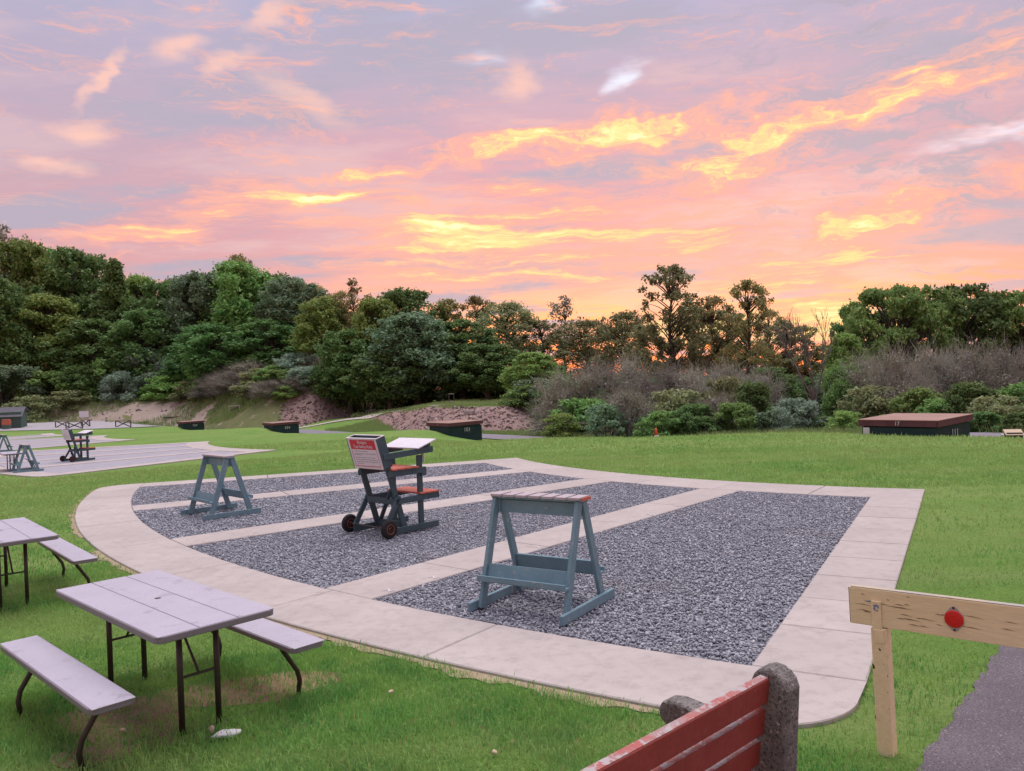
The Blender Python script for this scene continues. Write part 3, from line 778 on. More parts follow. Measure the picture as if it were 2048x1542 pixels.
blades('grass', 3.4, 6.8, 7200, .050, .0055, 1, 'short green grass of the lawn nearest the camera')
blades('grass', 6.8, 11.5, 2700, .052, .0085, 2, 'short green grass of the lawn in the middle distance', two=False)
blades('grass', 11.5, 24.0, 560, .060, .018, 3, 'mown grass of the lawn farther off', two=False)
blades('grass', 24.0, 44.0, 110, .075, .040, 4, 'mown grass up to the trap houses', two=False, half=0.78)

# ------------------------------------------------------------------ picnic tables
def rounded(w, l, r, n=5):
    P = []
    for cx, cy, a0 in ((w / 2 - r, l / 2 - r, 0), (-w / 2 + r, l / 2 - r, 90), (-w / 2 + r, -l / 2 + r, 180), (w / 2 - r, -l / 2 + r, 270)):
        for k in range(n + 1):
            a = rad(a0 + 90 * k / n); P.append((cx + r * math.cos(a), cy + r * math.sin(a)))
    return P
def picnic_table(label, loc, rz):
    t = thing('picnic_table', label, 'picnic table', loc, rz, 'grey folding picnic tables')
    # local y runs along the table
    L = 1.83
    def slab(name, cx, w, z, th, board):
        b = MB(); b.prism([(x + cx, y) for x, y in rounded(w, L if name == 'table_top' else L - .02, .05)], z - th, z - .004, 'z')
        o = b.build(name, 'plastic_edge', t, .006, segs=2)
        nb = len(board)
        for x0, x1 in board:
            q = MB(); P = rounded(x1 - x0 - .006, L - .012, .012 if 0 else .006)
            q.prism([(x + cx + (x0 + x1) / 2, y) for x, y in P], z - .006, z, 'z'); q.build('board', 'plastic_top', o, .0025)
        return o
    top = slab('table_top', 0, .76, .74, .045, ((-.375, -.125), (-.125, .125), (.125, .375)))
    h = MB(); h.lathe([(.021, .7402), (.021, .7412)], 20); h.build('umbrella_hole', 'brown_metal', top)
    for sx_ in (-1, 1): slab('bench_seat', sx_ * .62, .25, .44, .04, ((-.12, .12),))
    for sy_ in (-1, 1):
        y = sy_ * .60
        for x in (-.12, .12):
            MB().tube([(x, y, .70), (x, y, .0)], .019, 10).build('leg', 'brown_metal', t, smooth=True)
        for sx_ in (-1, 1):
            MB().tube([(sx_ * .56, y, .41), (sx_ * .60, y, .33), (sx_ * .70, y, .17), (sx_ * .715, y, .10), (sx_ * .70, y, .0)], .017, 10).build('bench_leg', 'brown_metal', t, smooth=True)
        MB().tube([(-.70, y, -.006), (.70, y, -.006)], .011, 8).build('foot_bar', 'brown_metal', t)
        MB().tube([(0, y, .36), (0, y - sy_ * .34, .70)], .009, 6).build('brace', 'brown_metal', t)
        MB().beam((-.16, y, .685), (.16, y, .685), .03, .03).build('leg_bracket', 'brown_metal', t)
        MB().tube([(-.12, y, .36), (.12, y, .36)], .009, 6).build('brace', 'brown_metal', t)
    return t
def rz_of(d): return math.atan2(-d[0], d[1])         # local +y along d
pt = picnic_table('grey plastic picnic table with two benches standing whole in the left foreground', (-2.50, 5.47, 0), rz_of((.72, -.69)))
dup(pt, (-5.64, 8.66, 0), rz_of((.66, -.75)), 'grey plastic picnic table cut off by the left edge, behind the near one')
dup(pt, (-19.9, 31.4, h0(-19.9, 31.4)), rz_of((.6, -.8)), 'distant grey picnic table at the far left edge, beside the second field')

# ------------------------------------------------------------------ gun racks
def gun_rack(label, loc, rz):
    t = thing('gun_rack', label, 'gun rack', loc, rz, 'blue-grey wooden gun racks')
    for sx_ in (-1, 1):
        MB().beam((sx_ * .52, -.515, .050), (sx_ * .52, .515, .050), .038, .085).build('skid', 'rack_paint', t, .004)
        for sy_ in (-1, 1):
            MB().beam((sx_ * .478, sy_ * .36, .012), (sx_ * .478, sy_ * .045, 1.0), .040, .088, (0, 1, .3)).build('leg', 'rack_paint', t, .004)
        MB().box((sx_ * .448, 0, .93), (.018, .10, .13)).build('gusset', 'rack_paint', t, .003)
    MB().beam((-.455, 0, .925), (.455, 0, .925), .038, .125).build('top_beam', 'rack_paint', t, .004)
    MB().box((0, 0, 1.012), (1.05, .13, .022)).build('top_board', 'rack_paint', t, .003)
    n = 7; w = 1.06 / n
    for k in range(n):
        x = -.53 + w * (k + .5)
        MB().box((x + (k % 2) * .004, 0, 1.036), (w - .034, .20 + .006 * (k % 3), .025)).build('top_slat', 'orange_paint' if k in (n - 1, 0) and 0 else 'rack_top', t, .003)
    MB().box((.536, 0, 1.030), (.012, .17, .030)).build('end_strip', 'orange_paint', t, .002)
    for sy_ in (-1, 1):
        yb = sy_ * .255
        R = Matrix.Rotation(sy_ * .31, 3, 'X')
        MB().box((0, yb, .345), (.915, .022, .135), R).build('butt_board', 'rack_paint', t, .003)
        MB().box((0, sy_ * .325, .278), (1.0, .11, .024)).build('butt_shelf', 'rack_paint', t, .003)
        MB().box((0, sy_ * .385, .300), (1.0, .020, .052)).build('shelf_lip', 'rack_paint', t, .003)
    return t
r1 = gun_rack('large blue-grey wooden gun rack on the nearest gravel panel', (.21, 7.49, .022), math.atan2(-.54, .84))
r1.scale = (.94, 1, 1)
dup(r1, (-5.22, 13.98, .022), math.atan2(.73, -.68) , 'blue-grey gun rack seen end on, left of the wheeled judge stand')
dup(r1, (-18.95, 30.7, h0(-18.95, 30.7) + .03), math.atan2(.73, -.68), 'distant gun rack at the left, in front of the far judge stand')
dup(r1, (-30.9, 48.0, h0(-30.9, 48.0) + .03), math.atan2(.73, -.68), 'gun rack cut by the left edge, on the third field')

# ------------------------------------------------------------------ wheeled judge stand
def judge_stand(label, loc, rz):
    t = thing('judge_stand', label, 'judge stand', loc, rz, 'wheeled judge stands')
    hw = .36; P = 'stand_paint'
    for s in (-1, 1):
        x = s * hw
        MB().beam((x, -.02, .06), (x, .99, .06), .038, .088).build('skid', P, t, .004)
        MB().beam((x - s * .041, .40, .03), (x - s * .041, .065, 1.16), .038, .088, (0, 1, .3)).build('rear_post', P, t, .004)
        MB().beam((x - s * .040, .70, .03), (x - s * .040, .70, 1.10), .038, .088, (0, 1, 0)).build('front_post', P, t, .004)
        MB().beam((x, .02, 1.13), (x, .93, 1.175), .036, .088).build('desk_rail', P, t, .004)
        MB().beam((x, .10, .875), (x, .76, .885), .036, .088).build('seat_rail', P, t, .004)
        MB().box((x, .74, .86), (.044, .09, .13)).build('post_block', P, t, .004)
        MB().beam((x, .20, .475), (x, 1.02, .490), .036, .088).build('foot_rail', P, t, .004)
        MB().beam((x, .275, .55), (x, .0, .10), .036, .075, (0, 1, .3)).build('wheel_strut', P, t, .004)
        w = thing('wheel', None, None, (s * .475, -.01, .130)); w.parent = t
        tp = [(.070, -.036), (.100, -.040), (.122, -.034), (.132, -.018), (.134, 0), (.132, .018), (.122, .034), (.100, .040), (.070, .036)]
        MB().lathe(tp, 28, 'x').build('tyre', 'rubber', w, smooth=True)
        MB().lathe([(.073, -.034), (.068, -.041), (.050, -.030), (.030, -.030), (.022, -.046), (.022, .046), (.030, .030), (.050, .030), (.068, .041), (.073, .034)], 24, 'x').build('hub', 'rust_hub', w)
    MB().tube([(-.50, -.01, .13), (.50, -.01, .13)], .012, 8).build('axle', 'brown_metal', t)
    MB().beam((.32, .17, .66), (-.32, .42, .09), .030, .075, (0, 1, .3)).build('cross_brace', P, t, .004)
    MB().beam((-.33, .22, .47), (.33, .22, .47), .036, .080).build('cross_rail', P, t, .004)
    MB().beam((-.33, .38, .12), (.33, .38, .12), .036, .080).build('cross_rail', P, t, .004)
    for k in range(4): MB().box((0, .20 + .125 * k, .937 - .0), (.80, .115, .024)).build('seat_slat', 'orange_paint', t, .003)
    for k in range(3): MB().box((0, .70 + .125 * k, .545), (.80, .115, .024)).build('foot_slat', 'orange_paint', t, .003)
    # slanted writing desk
    R = Matrix.Rotation(.31, 3, 'X')
    MB().box((0, .775, 1.262), (.86, .37, .018), R).build('desk_top', 'sign_white', t, .003)
    for s in (-1, 1): MB().prism([(.60, 1.175), (.93, 1.22), (.93, 1.295), (.60, 1.190)], s * .30 - .02, s * .30 + .02, 'x').build('desk_bracket', P, t, .003)
    MB().box((.345, .752, 1.06), (.06, .006, .15)).build('plate', 'sign_white', t, .002)
    # open-topped sign box on the back, leaning with the posts
    bx = thing('sign_box', None, None, (0, .035, .95)); bx.parent = t; bx.rotation_euler = (rad(16), 0, 0)
    bw, bh, bd = .70, .46, .15
    MB().box((0, .006, bh / 2), (bw, .012, bh)).build('front_panel', 'sign_white', bx, .002)
    MB().box((0, bd - .006, bh / 2), (bw, .012, bh)).build('back_panel', P, bx, .002)
    for s in (-1, 1): MB().box((s * (bw / 2 + .007), bd / 2, bh / 2), (.014, bd + .004, bh)).build('side_panel', P, bx, .002)
    MB().box((0, bd / 2, .012), (bw - .004, bd - .026, .02)).build('bottom_panel', P, bx)
    MB().box((0, bd / 2, bh - .10), (bw - .006, bd - .028, .012)).build('box_liner', 'navy', bx)
    for s in (-1, 1): MB().box((s * (bw / 2 + .006), bd / 2, bh + .0055), (.022, bd + .008, .010)).build('rim', 'sign_white', bx)
    for y in (.008, bd - .008): MB().box((0, y, bh + .0055), (bw - .012, .020, .010)).build('rim', 'sign_white', bx)
    pr = [(-.002, 'sign_red', 0, .372, bw - .11, .150)]
    MB().box((0, -.0015, .372), (bw - .10, .003, .145)).build('sign_header', 'sign_red', bx)
    MB().box((0, -.001, .040), (bw - .10, .002, .010)).build('sign_border', 'sign_red', bx)
    for s in (-1, 1): MB().box((s * (bw / 2 - .054), -.001, .166), (.007, .002, .262)).build('sign_border', 'sign_red', bx)
    text_mesh('sign_text', 'Shotgun', .070, 'sign_white', bx, (0, -.0045, .408), (rad(90), 0, 0))
    text_mesh('sign_text', 'Trap Safety Rules', .066, 'sign_white', bx, (0, -.0045, .342), (rad(90), 0, 0))
    rg = random.Random(4); ln = MB()
    for z, w in ((.270, .30), (.232, .46), (.214, .17), (.172, .44), (.140, .50), (.108, .48), (.080, .15)):
        x = -.25
        while x < -.25 + w:
            q = rg.uniform(.018, .055); ln.box((x + q / 2, -.0008, z), (q, .0016, .010)); x += q + .010
    ln.build('sign_print', 'sign_ink', bx)
    return t
js = judge_stand('wheeled judge stand with a red-headed safety rules sign on the gravel', (-2.13, 11.42, .024), math.atan2(-.69, .72))
jf = dup(js, (-19.55, 34.7, h0(-19.55, 34.7) + .03), math.atan2(-.62, .78), 'distant wheeled judge stand on the second field, left of the frame centre')
for b_ in jf.children:
    for g_ in list(b_.children):
        if g_.name.startswith(('sign_header', 'sign_text', 'sign_border')): bpy.data.objects.remove(g_)

# ------------------------------------------------------------------ park bench in the near right corner
ax = Vector((-.735, -.678, 0)); 
bench = thing('park_bench', 'red slatted park bench with rough concrete ends, seen from behind', 'bench', (.962, 3.37, 0), math.atan2(ax.y, ax.x))
bench.scale = (1, 1, 1.045)
# local x runs along the bench toward the camera, local y points to the rear (away from the field)
def end_outline():
    P = [(.10, 0), (.055, .35), (.085, .56)]
    c = (.118, .792); r = .087
    for k in range(9):
        a = rad(8 + 180 * k / 8) ; P.append((c[0] + r * math.cos(a), c[1] + r * math.sin(a)))
    P = [(.16, 0), (.165, .30), (.188, .60)] + P[3:] + [(.02, .66), (-.02, .60), (-.10, .605), (-.36, .625), (-.425, .615), (-.455, .575), (-.445, .53), (-.40, .50), (-.37, .44), (-.38, .20), (-.42, 0), (-.27, 0), (-.25, .20), (-.22, .32), (-.10, .34), (.0, .30), (.02, .15), (.02, 0)]
    return P
for x in (0.0, 1.72):
    o = MB().prism(end_outline(), x - .055, x + .055, 'x').build('concrete_end', 'aggregate', bench, .018, segs=3)
for y, z, tl in ((.098, .795, .10), (.075, .665, .12), (.048, .535, .14)):
    b = MB().box((.86, y, z), (1.64, .042, .098), Matrix.Rotation(-tl, 3, 'X')); b.build('back_slat', 'bench_red', bench, .005, segs=2)
    MB().box((.86, y + .098 / 2 * tl, z + .0505), (1.62, .034, .0035), Matrix.Rotation(-tl, 3, 'X')).build('worn_edge', 'bench_worn', bench)
for k in range(4): MB().box((.86, -.33 + .105 * k, .42 - .012 * k), (1.64, .088, .042)).build('seat_slat', 'bench_red', bench, .005)

# ------------------------------------------------------------------ yellow barrier
dR = Vector((.735, -.678, 0)).normalized()
bar = thing('barrier', 'pale yellow wooden barrier rail with a round red reflector on steel posts', 'barrier', (1.97, 4.375, 0), math.atan2(dR.y, dR.x))
# local x along the rail, local -y faces the camera
rail = MB().box((1.50, 0, .852), (3.30, .044, .205)).build('rail', 'barrier_paint', bar, .004, segs=2)
MB().box((1.50, 0, .9565), (3.28, .040, .005)).build('weathered_edge', 'barrier_weathered', rail)
rb = random.Random(2)
ck = MB()
for k in range(44):
    x = rb.choice([rb.uniform(-.13, .35), rb.uniform(-.1, 1.3)]); z = .852 + rb.choice([-1, 1, .3, -.5]) * rb.uniform(.02, .085); w = rb.uniform(.02, .12)
    ck.add([(x, -.0226, z), (x + w * .5, -.0226, z - .0028), (x + w, -.0226, z - w * .06), (x + w * .4, -.0226, z + .0034)], [(0, 1, 2, 3)])
ck.build('paint_cracks', 'bare_wood', rail)['kind'] = 'stuff'
MB().prism([(-.149, .752), (-.146, .80), (-.150, .90), (-.147, .952), (-.152, .952), (-.152, .752)], -.0215, .0215, 'y').build('bare_end', 'barrier_weathered', rail)
for x in (0.0, 3.0):
    p = MB().box((x + .002, .012, .37), (.082, .082, .748)); post = p.build('post', 'barrier_post', bar, .004)
    MB().box((x - .004, -.0275, .80), (.052, .008, .185)).build('cradle_tab', 'barrier_post', post, .002)
    MB().box((x, .0275, .80), (.052, .008, .185)).build('cradle_tab', 'barrier_post', post, .002)
    MB().box((x + .004, -.031, .700), (.055, .005, .075)).build('weld_plate', 'barrier_post', post, .002)
    if x == 0:
        for dx, dz, w, h in ((-.006, .868, .030, .018), (-.012, .852, .012, .030), (.008, .862, .010, .024), (.0, .842, .016, .012), (-.045, .885, .05, .010)):
            z0 = -.0325 if abs(dx) < .03 else -.0232
            MB().add([(dx - w / 2, z0, dz), (dx - w * .1, z0, dz - h / 2), (dx + w / 2, z0, dz - h * .1), (dx + w * .2, z0, dz + h / 2)], [(0, 1, 2, 3)]).build('paint_chip', 'chip_blue', post)
        for dx, dz, w, h in ((.004, .628, .016, .016), (-.034, .53, .016, .034), (.038, .49, .006, .012), (.034, .40, .005, .008), (.036, .31, .004, .01), (-.038, .25, .006, .03), (.02, .55, .004, .005)):
            MB().add([(dx - w / 2, -.0296, dz + h / 2), (dx - w * .1, -.0296, dz - h / 2), (dx + w / 2, -.0296, dz - h * .3), (dx + w * .2, -.0296, dz + h * .2)], [(0, 1, 2, 3)]).build('paint_chip', 'rubber', post)
rf = thing('reflector', None, None, (.383, -.023, .852)); rf.parent = bar
dia = [(0, .066), (.012, .060), (.044, .02), (.046, -.02), (.012, -.060), (0, -.066), (-.012, -.060), (-.046, -.02), (-.044, .02), (-.012, .060)]
MB().prism(dia, -.004, 0, 'y').build('plate', 'galvanised', rf)
MB().lathe([(.045, -.004), (.045, -.008), (.041, -.011), (.02, -.013), (.002, -.0135)], 32, 'y').build('lens', 'reflector_red', rf, smooth=False)
for z in (.057, -.057): MB().lathe([(.006, -.004), (.006, -.0065), (.003, -.0075)], 10, 'y', (0, 0, z)).build('screw', 'brown_metal', rf)
bar.location = (1.99, 4.375, -.045)
bar.rotation_euler = (rad(-.8), rad(-1.2), math.atan2(dR.y, dR.x))

# ------------------------------------------------------------------ litter in the grass
def lump(name, mat, label, cat, loc, size, seed, rz=0):
    r = np.random.default_rng(seed); m = MB(); nu, nv = 14, 7; V = []
    for j in range(nv + 1):
        for i in range(nu):
            ph = math.pi * j / nv; th = 2 * math.pi * i / nu
            k = 1 + .18 * math.sin(3 * th + j) + .10 * math.sin(7 * th - 2 * j) + r.normal(0, .05)
            V.append((size[0] * k * math.sin(ph) * math.cos(th), size[1] * k * math.sin(ph) * math.sin(th), size[2] * (math.cos(ph) + .55)))
    F = [(j * nu + i, j * nu + (i + 1) % nu, (j + 1) * nu + (i + 1) % nu, (j + 1) * nu + i) for j in range(nv) for i in range(nu)]
    m.add(V, F); o = m.build(name, mat, None, smooth=True); o.location = loc; o.rotation_euler = (0, 0, rz)
    return tag(o, label, cat)
lump('white_stone', 'paper_white', 'flat white stone lying in the grass in front of the near picnic table', 'stone', (-1.845, 4.90, .018), (.085, .045, .022), 3, .35)
lump('tan_leaf', 'litter_tan', 'small tan dead leaf standing beside the white stone', 'leaf', (-1.95, 4.93, .03), (.016, .010, .028), 4)
for k, (x, y, l) in enumerate(((-2.55, 5.02, 'tan dead leaf on the worn earth under the left bench'), (-.92, 5.48, 'pale dead leaf in the grass below the curved walkway'), (-.18, 4.52, 'tan dead leaf in the grass at the bottom centre'))):
    lump('tan_leaf', 'litter_tan', l, 'leaf', (x, y, .022), (.022, .014, .012), 10 + k, k)

# ------------------------------------------------------------------ trap houses
AXD = math.atan2(-E1[1], -E1[0])                    # local +x along the front wall (to the right), local +y away from the shooters
def trap_house(k, label, zr, num, small, rise=.08, depth_below=1.45):
    p = T1 + E1 * (STEP * k + (.48 if k == 0 else 0))
    t = thing('trap_house', label, 'trap house', (p[0], p[1], zr), AXD, 'low dark trap houses in a row')
    w, l = 2.42, 2.30
    for nm, c, d in (('front_wall', (0, -l / 2, 0), (w, .12)), ('back_wall', (0, l / 2, 0), (w, .12))):
        MB().box((c[0], c[1], -.23 - depth_below / 2 + (rise if c[1] > 0 else 0) / 2), (d[0], d[1], depth_below)).build(nm, 'trap_wall', t, .01)
    for s in (-1, 1):
        MB().prism([(-l / 2 + .062, -depth_below - .2), (l / 2 - .062, -depth_below - .2), (l / 2 - .062, -.20 + rise * .9), (-l / 2 + .062, -.20 + .004)], s * (w / 2 - .06) - .06, s * (w / 2 - .06) + .06, 'x').build('side_wall', 'trap_wall', t, .01)
        for j in range(5):
            z = -.42 - j * .22
            MB().box((s * (w / 2 + .003), 0, z), (.008, l - .02, .010)).build('siding_joint', 'dark_wood', t)
    o = .09
    fz = .20
    for s in (-1, 1):
        MB().prism([(-l / 2 - o, -fz), (l / 2 + o, -fz + rise), (l / 2 + o, -.006 + rise), (-l / 2 - o, -.006)], s * (w / 2 + o) - .022, s * (w / 2 + o) + .022, 'x').build('fascia', 'trap_fascia', t, .004)
    for s, dz in ((-1, 0), (1, rise)):
        MB().box((0, s * (l / 2 + o), -fz / 2 - .003 + dz), (w + 2 * o - .05, .04, fz - .006)).build('fascia', 'trap_fascia', t, .004)
    q = l / 2 + o + .03
    MB().prism([(-q, -.004), (q, rise - .004), (q, rise + .022), (-q, .022)], -(w / 2 + o + .03), w / 2 + o + .03, 'x').build('roof', 'trap_roof', t, .006)
    MB().box((-w / 2 + .17, -l / 2 - .085, -.40), (.22, .045, .30)).build('white_box', 'number_white', t, .006)
    text_mesh('number', small, .18, 'number_white', t, (0.02, -l / 2 - o - .024, -.105), (rad(90), 0, 0), thick=.003)
    text_mesh('number', num, .34, 'number_white', t, (w / 2 + .010, .12, -.46), (rad(90), 0, rad(90)), thick=.003)
    return t
trap_house(0, 'large low trap house with a flat brown roof at the right, before the shrubs', .43, '111', '17')
trap_house(1, 'dark trap house in front of the rocky bank, nearest the centre', -.12, '101', '1', .04)
trap_house(2, 'dark trap house left of centre, second from the left', -.60, '554', '1', .04)
trap_house(3, 'smallest and farthest dark trap house, by the gravel lot at the left', -.92, '554', '1', .04)

# ------------------------------------------------------------------ embankment, berm, lot and trail
def pdist(P, poly):
    """signed distance outside a polygon (0 inside)"""
    P = np.asarray(P, float); n = len(poly); d = np.full(len(P), 1e9); ins = np.zeros(len(P), bool)
    for i in range(n):
        a, b = np.array(poly[i], float), np.array(poly[(i + 1) % n], float); e = b - a
        u = np.clip(((P - a) @ e) / (e @ e), 0, 1); d = np.minimum(d, np.hypot(*(P - a - u[:, None] * e).T))
        c = ((a[1] > P[:, 1]) != (b[1] > P[:, 1])); xi = a[0] + (P[:, 1] - a[1]) / (b[1] - a[1] + 1e-12) * e[0]; ins ^= c & (P[:, 0] < xi)
    return np.where(ins, 0, d)
def vnoise(x, y, f, seed):
    r = np.random.default_rng(seed); z = 0
    for k in range(7):
        a = r.uniform(0, 6.28); q = f * 1.55 ** k; z = z + np.sin((x * math.cos(a) + y * math.sin(a)) * q + r.uniform(0, 6.28)) / 1.45 ** k
    return z / 3
BANK = [(-17.5, 89), (-9.5, 78.5), (-1.6, 66.0), (-.2, 67.5), (9, 104), (-22, 118)]
def bank_z(x, y):
    d = pdist(np.c_[x, y], BANK); top = -.75 + 1.0 * sm(x, -17, -6)
    n = vnoise(x, y, .7, 3)
    return top - np.maximum(d - .3, 0) * (.50 + .10 * n) + .10 * n * sm(d, 0, 1)
BERM = [(-95, 114), (-70, 114.5), (-52, 113.5), (-42, 112), (-35, 107.5), (-28.5, 101.5), (-24.5, 100.5), (-22.5, 108), (-21, 128), (-40, 150), (-95, 160)]
def berm_z(x, y):
    d = pdist(np.c_[x, y], BERM); n = vnoise(x, y, .35, 9)
    top = 1.7 + 1.9 * sm(x, -48, -30) - 1.6 * sm(x, -24.5, -21) + .35 * n + .03 * np.clip(y - 112, 0, 40) * (1 - sm(x, -34, -28))
    return top - (.72 + .07 * n) * np.sqrt(d * d + 1.2) + .75 + .22 * n * sm(d, 0, 3)
def relief(name, x0, x1, y0, y1, st, zf, mats, label, cat, pick=None):
    xs, ys = np.arange(x0, x1, st), np.arange(y0, y1, st); A, B = np.meshgrid(xs, ys); Zv = zf(A.ravel(), B.ravel()); base = H0(A.ravel(), B.ravel())
    I = np.arange(A.size).reshape(A.shape); F = np.stack([I[:-1, :-1], I[:-1, 1:], I[1:, 1:], I[1:, :-1]], -1).reshape(-1, 4)
    F = F[(Zv[F] > base[F] - .6).any(1)]
    me = np_mesh(name, np.c_[A.ravel(), B.ravel(), Zv], F, mats[0])
    for m in mats[1:]: me.materials.append(M[m])
    if pick is not None:
        c = np.c_[A.ravel(), B.ravel(), Zv][F].mean(1); me.polygons.foreach_set('material_index', pick(c).astype(np.int32))
    me.polygons.foreach_set('use_smooth', np.ones(len(F), bool))
    return tag(obj(name, me), label, cat, kind='structure')
relief('bank', -30, 16, 56, 122, .5, bank_z, ['bank_soil', 'berm_green', 'forest_floor'], 'reddish rocky embankment behind the second trap house', 'embankment',
       lambda c: np.where(c[:, 1] - .1 * c[:, 0] > 88, 2, np.where(pdist(c[:, :2], BANK) < .25 + .5 * vnoise(c[:, 0], c[:, 1], 1.1, 5), 1, 0)))
relief('berm', -110, -8, 88, 165, .7, berm_z, ['berm_soil', 'berm_green', 'bank_soil'], 'sandy berm with scrub on top behind the gravel lot', 'berm',
       lambda c: np.where((c[:, 0] > -27.5) & (c[:, 2] + .6 * vnoise(c[:, 0], c[:, 1], .8, 2) < 1.6), 2, np.where((c[:, 2] + .5 * vnoise(c[:, 0], c[:, 1], .5, 7) > 1.25) | (c[:, 0] + 3 * vnoise(c[:, 0], c[:, 1], .3, 3) > -39), 1, 0)))
# rubble on the embankment face
rng = np.random.default_rng(21)
def rubble(parent_name, n, sampler, zf, label, s0, s1):
    x, y = sampler(n); z = zf(x, y); ok = z > H0(x, y) - .05; x, y, z = x[ok], y[ok], z[ok]; N = len(x)
    base = np.array([(1, 0, 0), (0, 1, 0), (-1, 0, 0), (0, -1, 0), (0, 0, 1), (0, 0, -1)], float)
    V = (base[None] * rng.uniform(.6, 1.3, (N, 6, 3)) + rng.normal(0, .2, (N, 6, 3))) * (s0 + (s1 - s0) * rng.random(N) ** 3)[:, None, None] * np.array([1, 1, .7])
    th = rng.uniform(0, 6.28, (N, 1)); tl = rng.normal(0, .6, (N, 1)); V = np.stack([V[..., 0] * np.cos(th) - V[..., 1] * np.sin(th), V[..., 0] * np.sin(th) + V[..., 1] * np.cos(th), V[..., 2] + V[..., 0] * tl], -1)
    V = V + np.c_[x, y, z][:, None]
    tri = np.array([(0, 1, 4), (1, 2, 4), (2, 3, 4), (3, 0, 4), (1, 0, 5), (2, 1, 5), (3, 2, 5), (0, 3, 5)])
    F = (np.arange(N)[:, None, None] * 6 + tri[None]).reshape(-1, 3)
    return tag(obj('rubble', np_mesh('rubble', V.reshape(-1, 3), F, 'rubble')), label, 'rubble', kind='stuff')
def samp_bank(n):
    x, y = rng.uniform(-17, 7, n * 6), rng.uniform(58, 95, n * 6); d = pdist(np.c_[x, y], BANK); k = (d > .35) & (d < 4.2) & (y < 93) & (rng.random(len(d)) < .35 + .65 * sm(x, -14, -4)); return x[k][:n], y[k][:n]
rubble('bank', 4200, samp_bank, bank_z, 'broken reddish rock strewn down the face of the embankment', .03, .22)
def samp_berm(n):
    x, y = rng.uniform(-28, -17, n * 4), rng.uniform(88, 112, n * 4); d = pdist(np.c_[x, y], BERM); k = (d > .6) & (d < 9); return x[k][:n], y[k][:n]
rubble('berm', 2600, samp_berm, berm_z, 'broken rock on the right-hand slope of the scrubby mound', .06, .28)
def samp_sand(n):
    x, y = rng.uniform(-66, -34, n * 3), rng.uniform(104, 121, n * 3); return x[:n], y[:n]
rubble('berm', 900, samp_sand, berm_z, 'scattered stones along the foot of the sandy berm', .06, .30)

# gravel lot and pale trail
lotL = [(-75, 92), (-60, 93), (-50, 94.5), (-43.5, 95.8), (-41.5, 97.5), (-39.5, 98.5), (-38, 99), (-36.5, 99.5)]
lotR = [(-78, 118), (-66, 117), (-58, 116), (-50, 115), (-46, 112), (-43.5, 110), (-41, 107.5), (-38, 104)]
def dense(P, n): P = np.array(P, float); u = np.linspace(0, len(P) - 1, n); return np.stack([np.interp(u, range(len(P)), P[:, k]) for k in (0, 1)], 1)
sheet('gravel_lot', dense(lotL, 60), dense(lotR, 60), 'lot', .06, 'pale grey gravel lot at the foot of the sandy berm', 'gravel lot', 12)
def ground_all(x, y): return np.maximum(np.maximum(H0(x, y), np.where((x < 16) & (x > -30), bank_z(x, y), -99)), np.where((y > 88) & (x < -8), berm_z(x, y), -99))
def gall(x, y): return float(ground_all(np.array([float(x)]), np.array([float(y)]))[0])
trc = dense([(-38, 100.5), (-34.5, 95.5), (-29.5, 91.5), (-24, 88.8), (-18.5, 87.0), (-12.5, 83.5), (-7.5, 78.5), (-4.6, 75.5), (-3.2, 78)], 120)
tt = np.gradient(trc, axis=0); tt /= np.linalg.norm(tt, axis=1)[:, None]; nn = np.stack([tt[:, 1], -tt[:, 0]], 1)
sheet('trail', trc - nn * .7, trc + nn * .7, 'trail', .07, 'pale gravel trail climbing past the mound onto the embankment', 'trail', 4, zf=lambda x, y: np.where(x < -17, H0(x, y), ground_all(x, y)))

# ------------------------------------------------------------------ small things far off
def g3(px, d): x, y = at(px, d); return (x, y, gall(x, y))
# shed
t = thing('shed', 'green shed with a dark shingled roof cut by the left edge', 'shed', (-62.9, 97.5, h0(-62.9, 97.5)), rad(18))
t.scale = (.9, .9, .84)
MB().box((0, 0, 1.15), (5.4, 3.0, 2.3)).build('wall', 'shed_green', t, .02)
for x in (-1.8, -.9, 0, .9, 1.8, 2.68): MB().box((x, -1.515, 1.15), (.04, .03, 2.28)).build('batten', 'shed_green', t)
MB().prism([(-1.95, 1.62), (-1.90, 1.56), (0.1, 2.92), (1.8, 2.42), (1.8, 2.50), (0.1, 3.02)], -2.95, 2.95, 'x').build('roof', 'shingle', t, .01)
MB().box((-.2, -1.53, .62), (1.5, .05, .9)).build('counter_opening', 'dark_wood', t, .01)
tag(MB().box((0, 0, .38), (.95, .40, .56)).box((0, -.01, .72), (.9, .38, .12)).build('red_bin', 'orange_paint', None, .05, segs=2), 'red-orange box against the front of the green shed', 'box').location = (-60.9, 95.3, h0(-60.9, 95.3) + .45)
tag(MB().box((0, 0, 0), (.55, .03, .42)).build('wall_notice', 'number_white', None, .01), 'small white notice on the front of the green shed', 'sign').location = (-62.3, 95.6, h0(-62.3, 95.6) + 1.1)
bb = bpy.data.objects['red_bin']
st_ = MB().box((0, 0, .225), (.9, .38, .45)).build('stand', 'shed_green', bb); st_.location = (0, 0, -.35)
# white sign board on posts
x, y, z = g3(166, 101)
t = thing('notice_board', 'blank white notice board standing before the sandy berm', 'sign', (x, y, z), rad(8))
MB().box((0, 0, 1.35), (1.12, .04, .78)).build('board', 'sign_white', t, .01)
for s in (-1, 1): MB().box((s * .45, .04, .70), (.08, .04, 1.5)).build('post', 'weathered_wood', t)
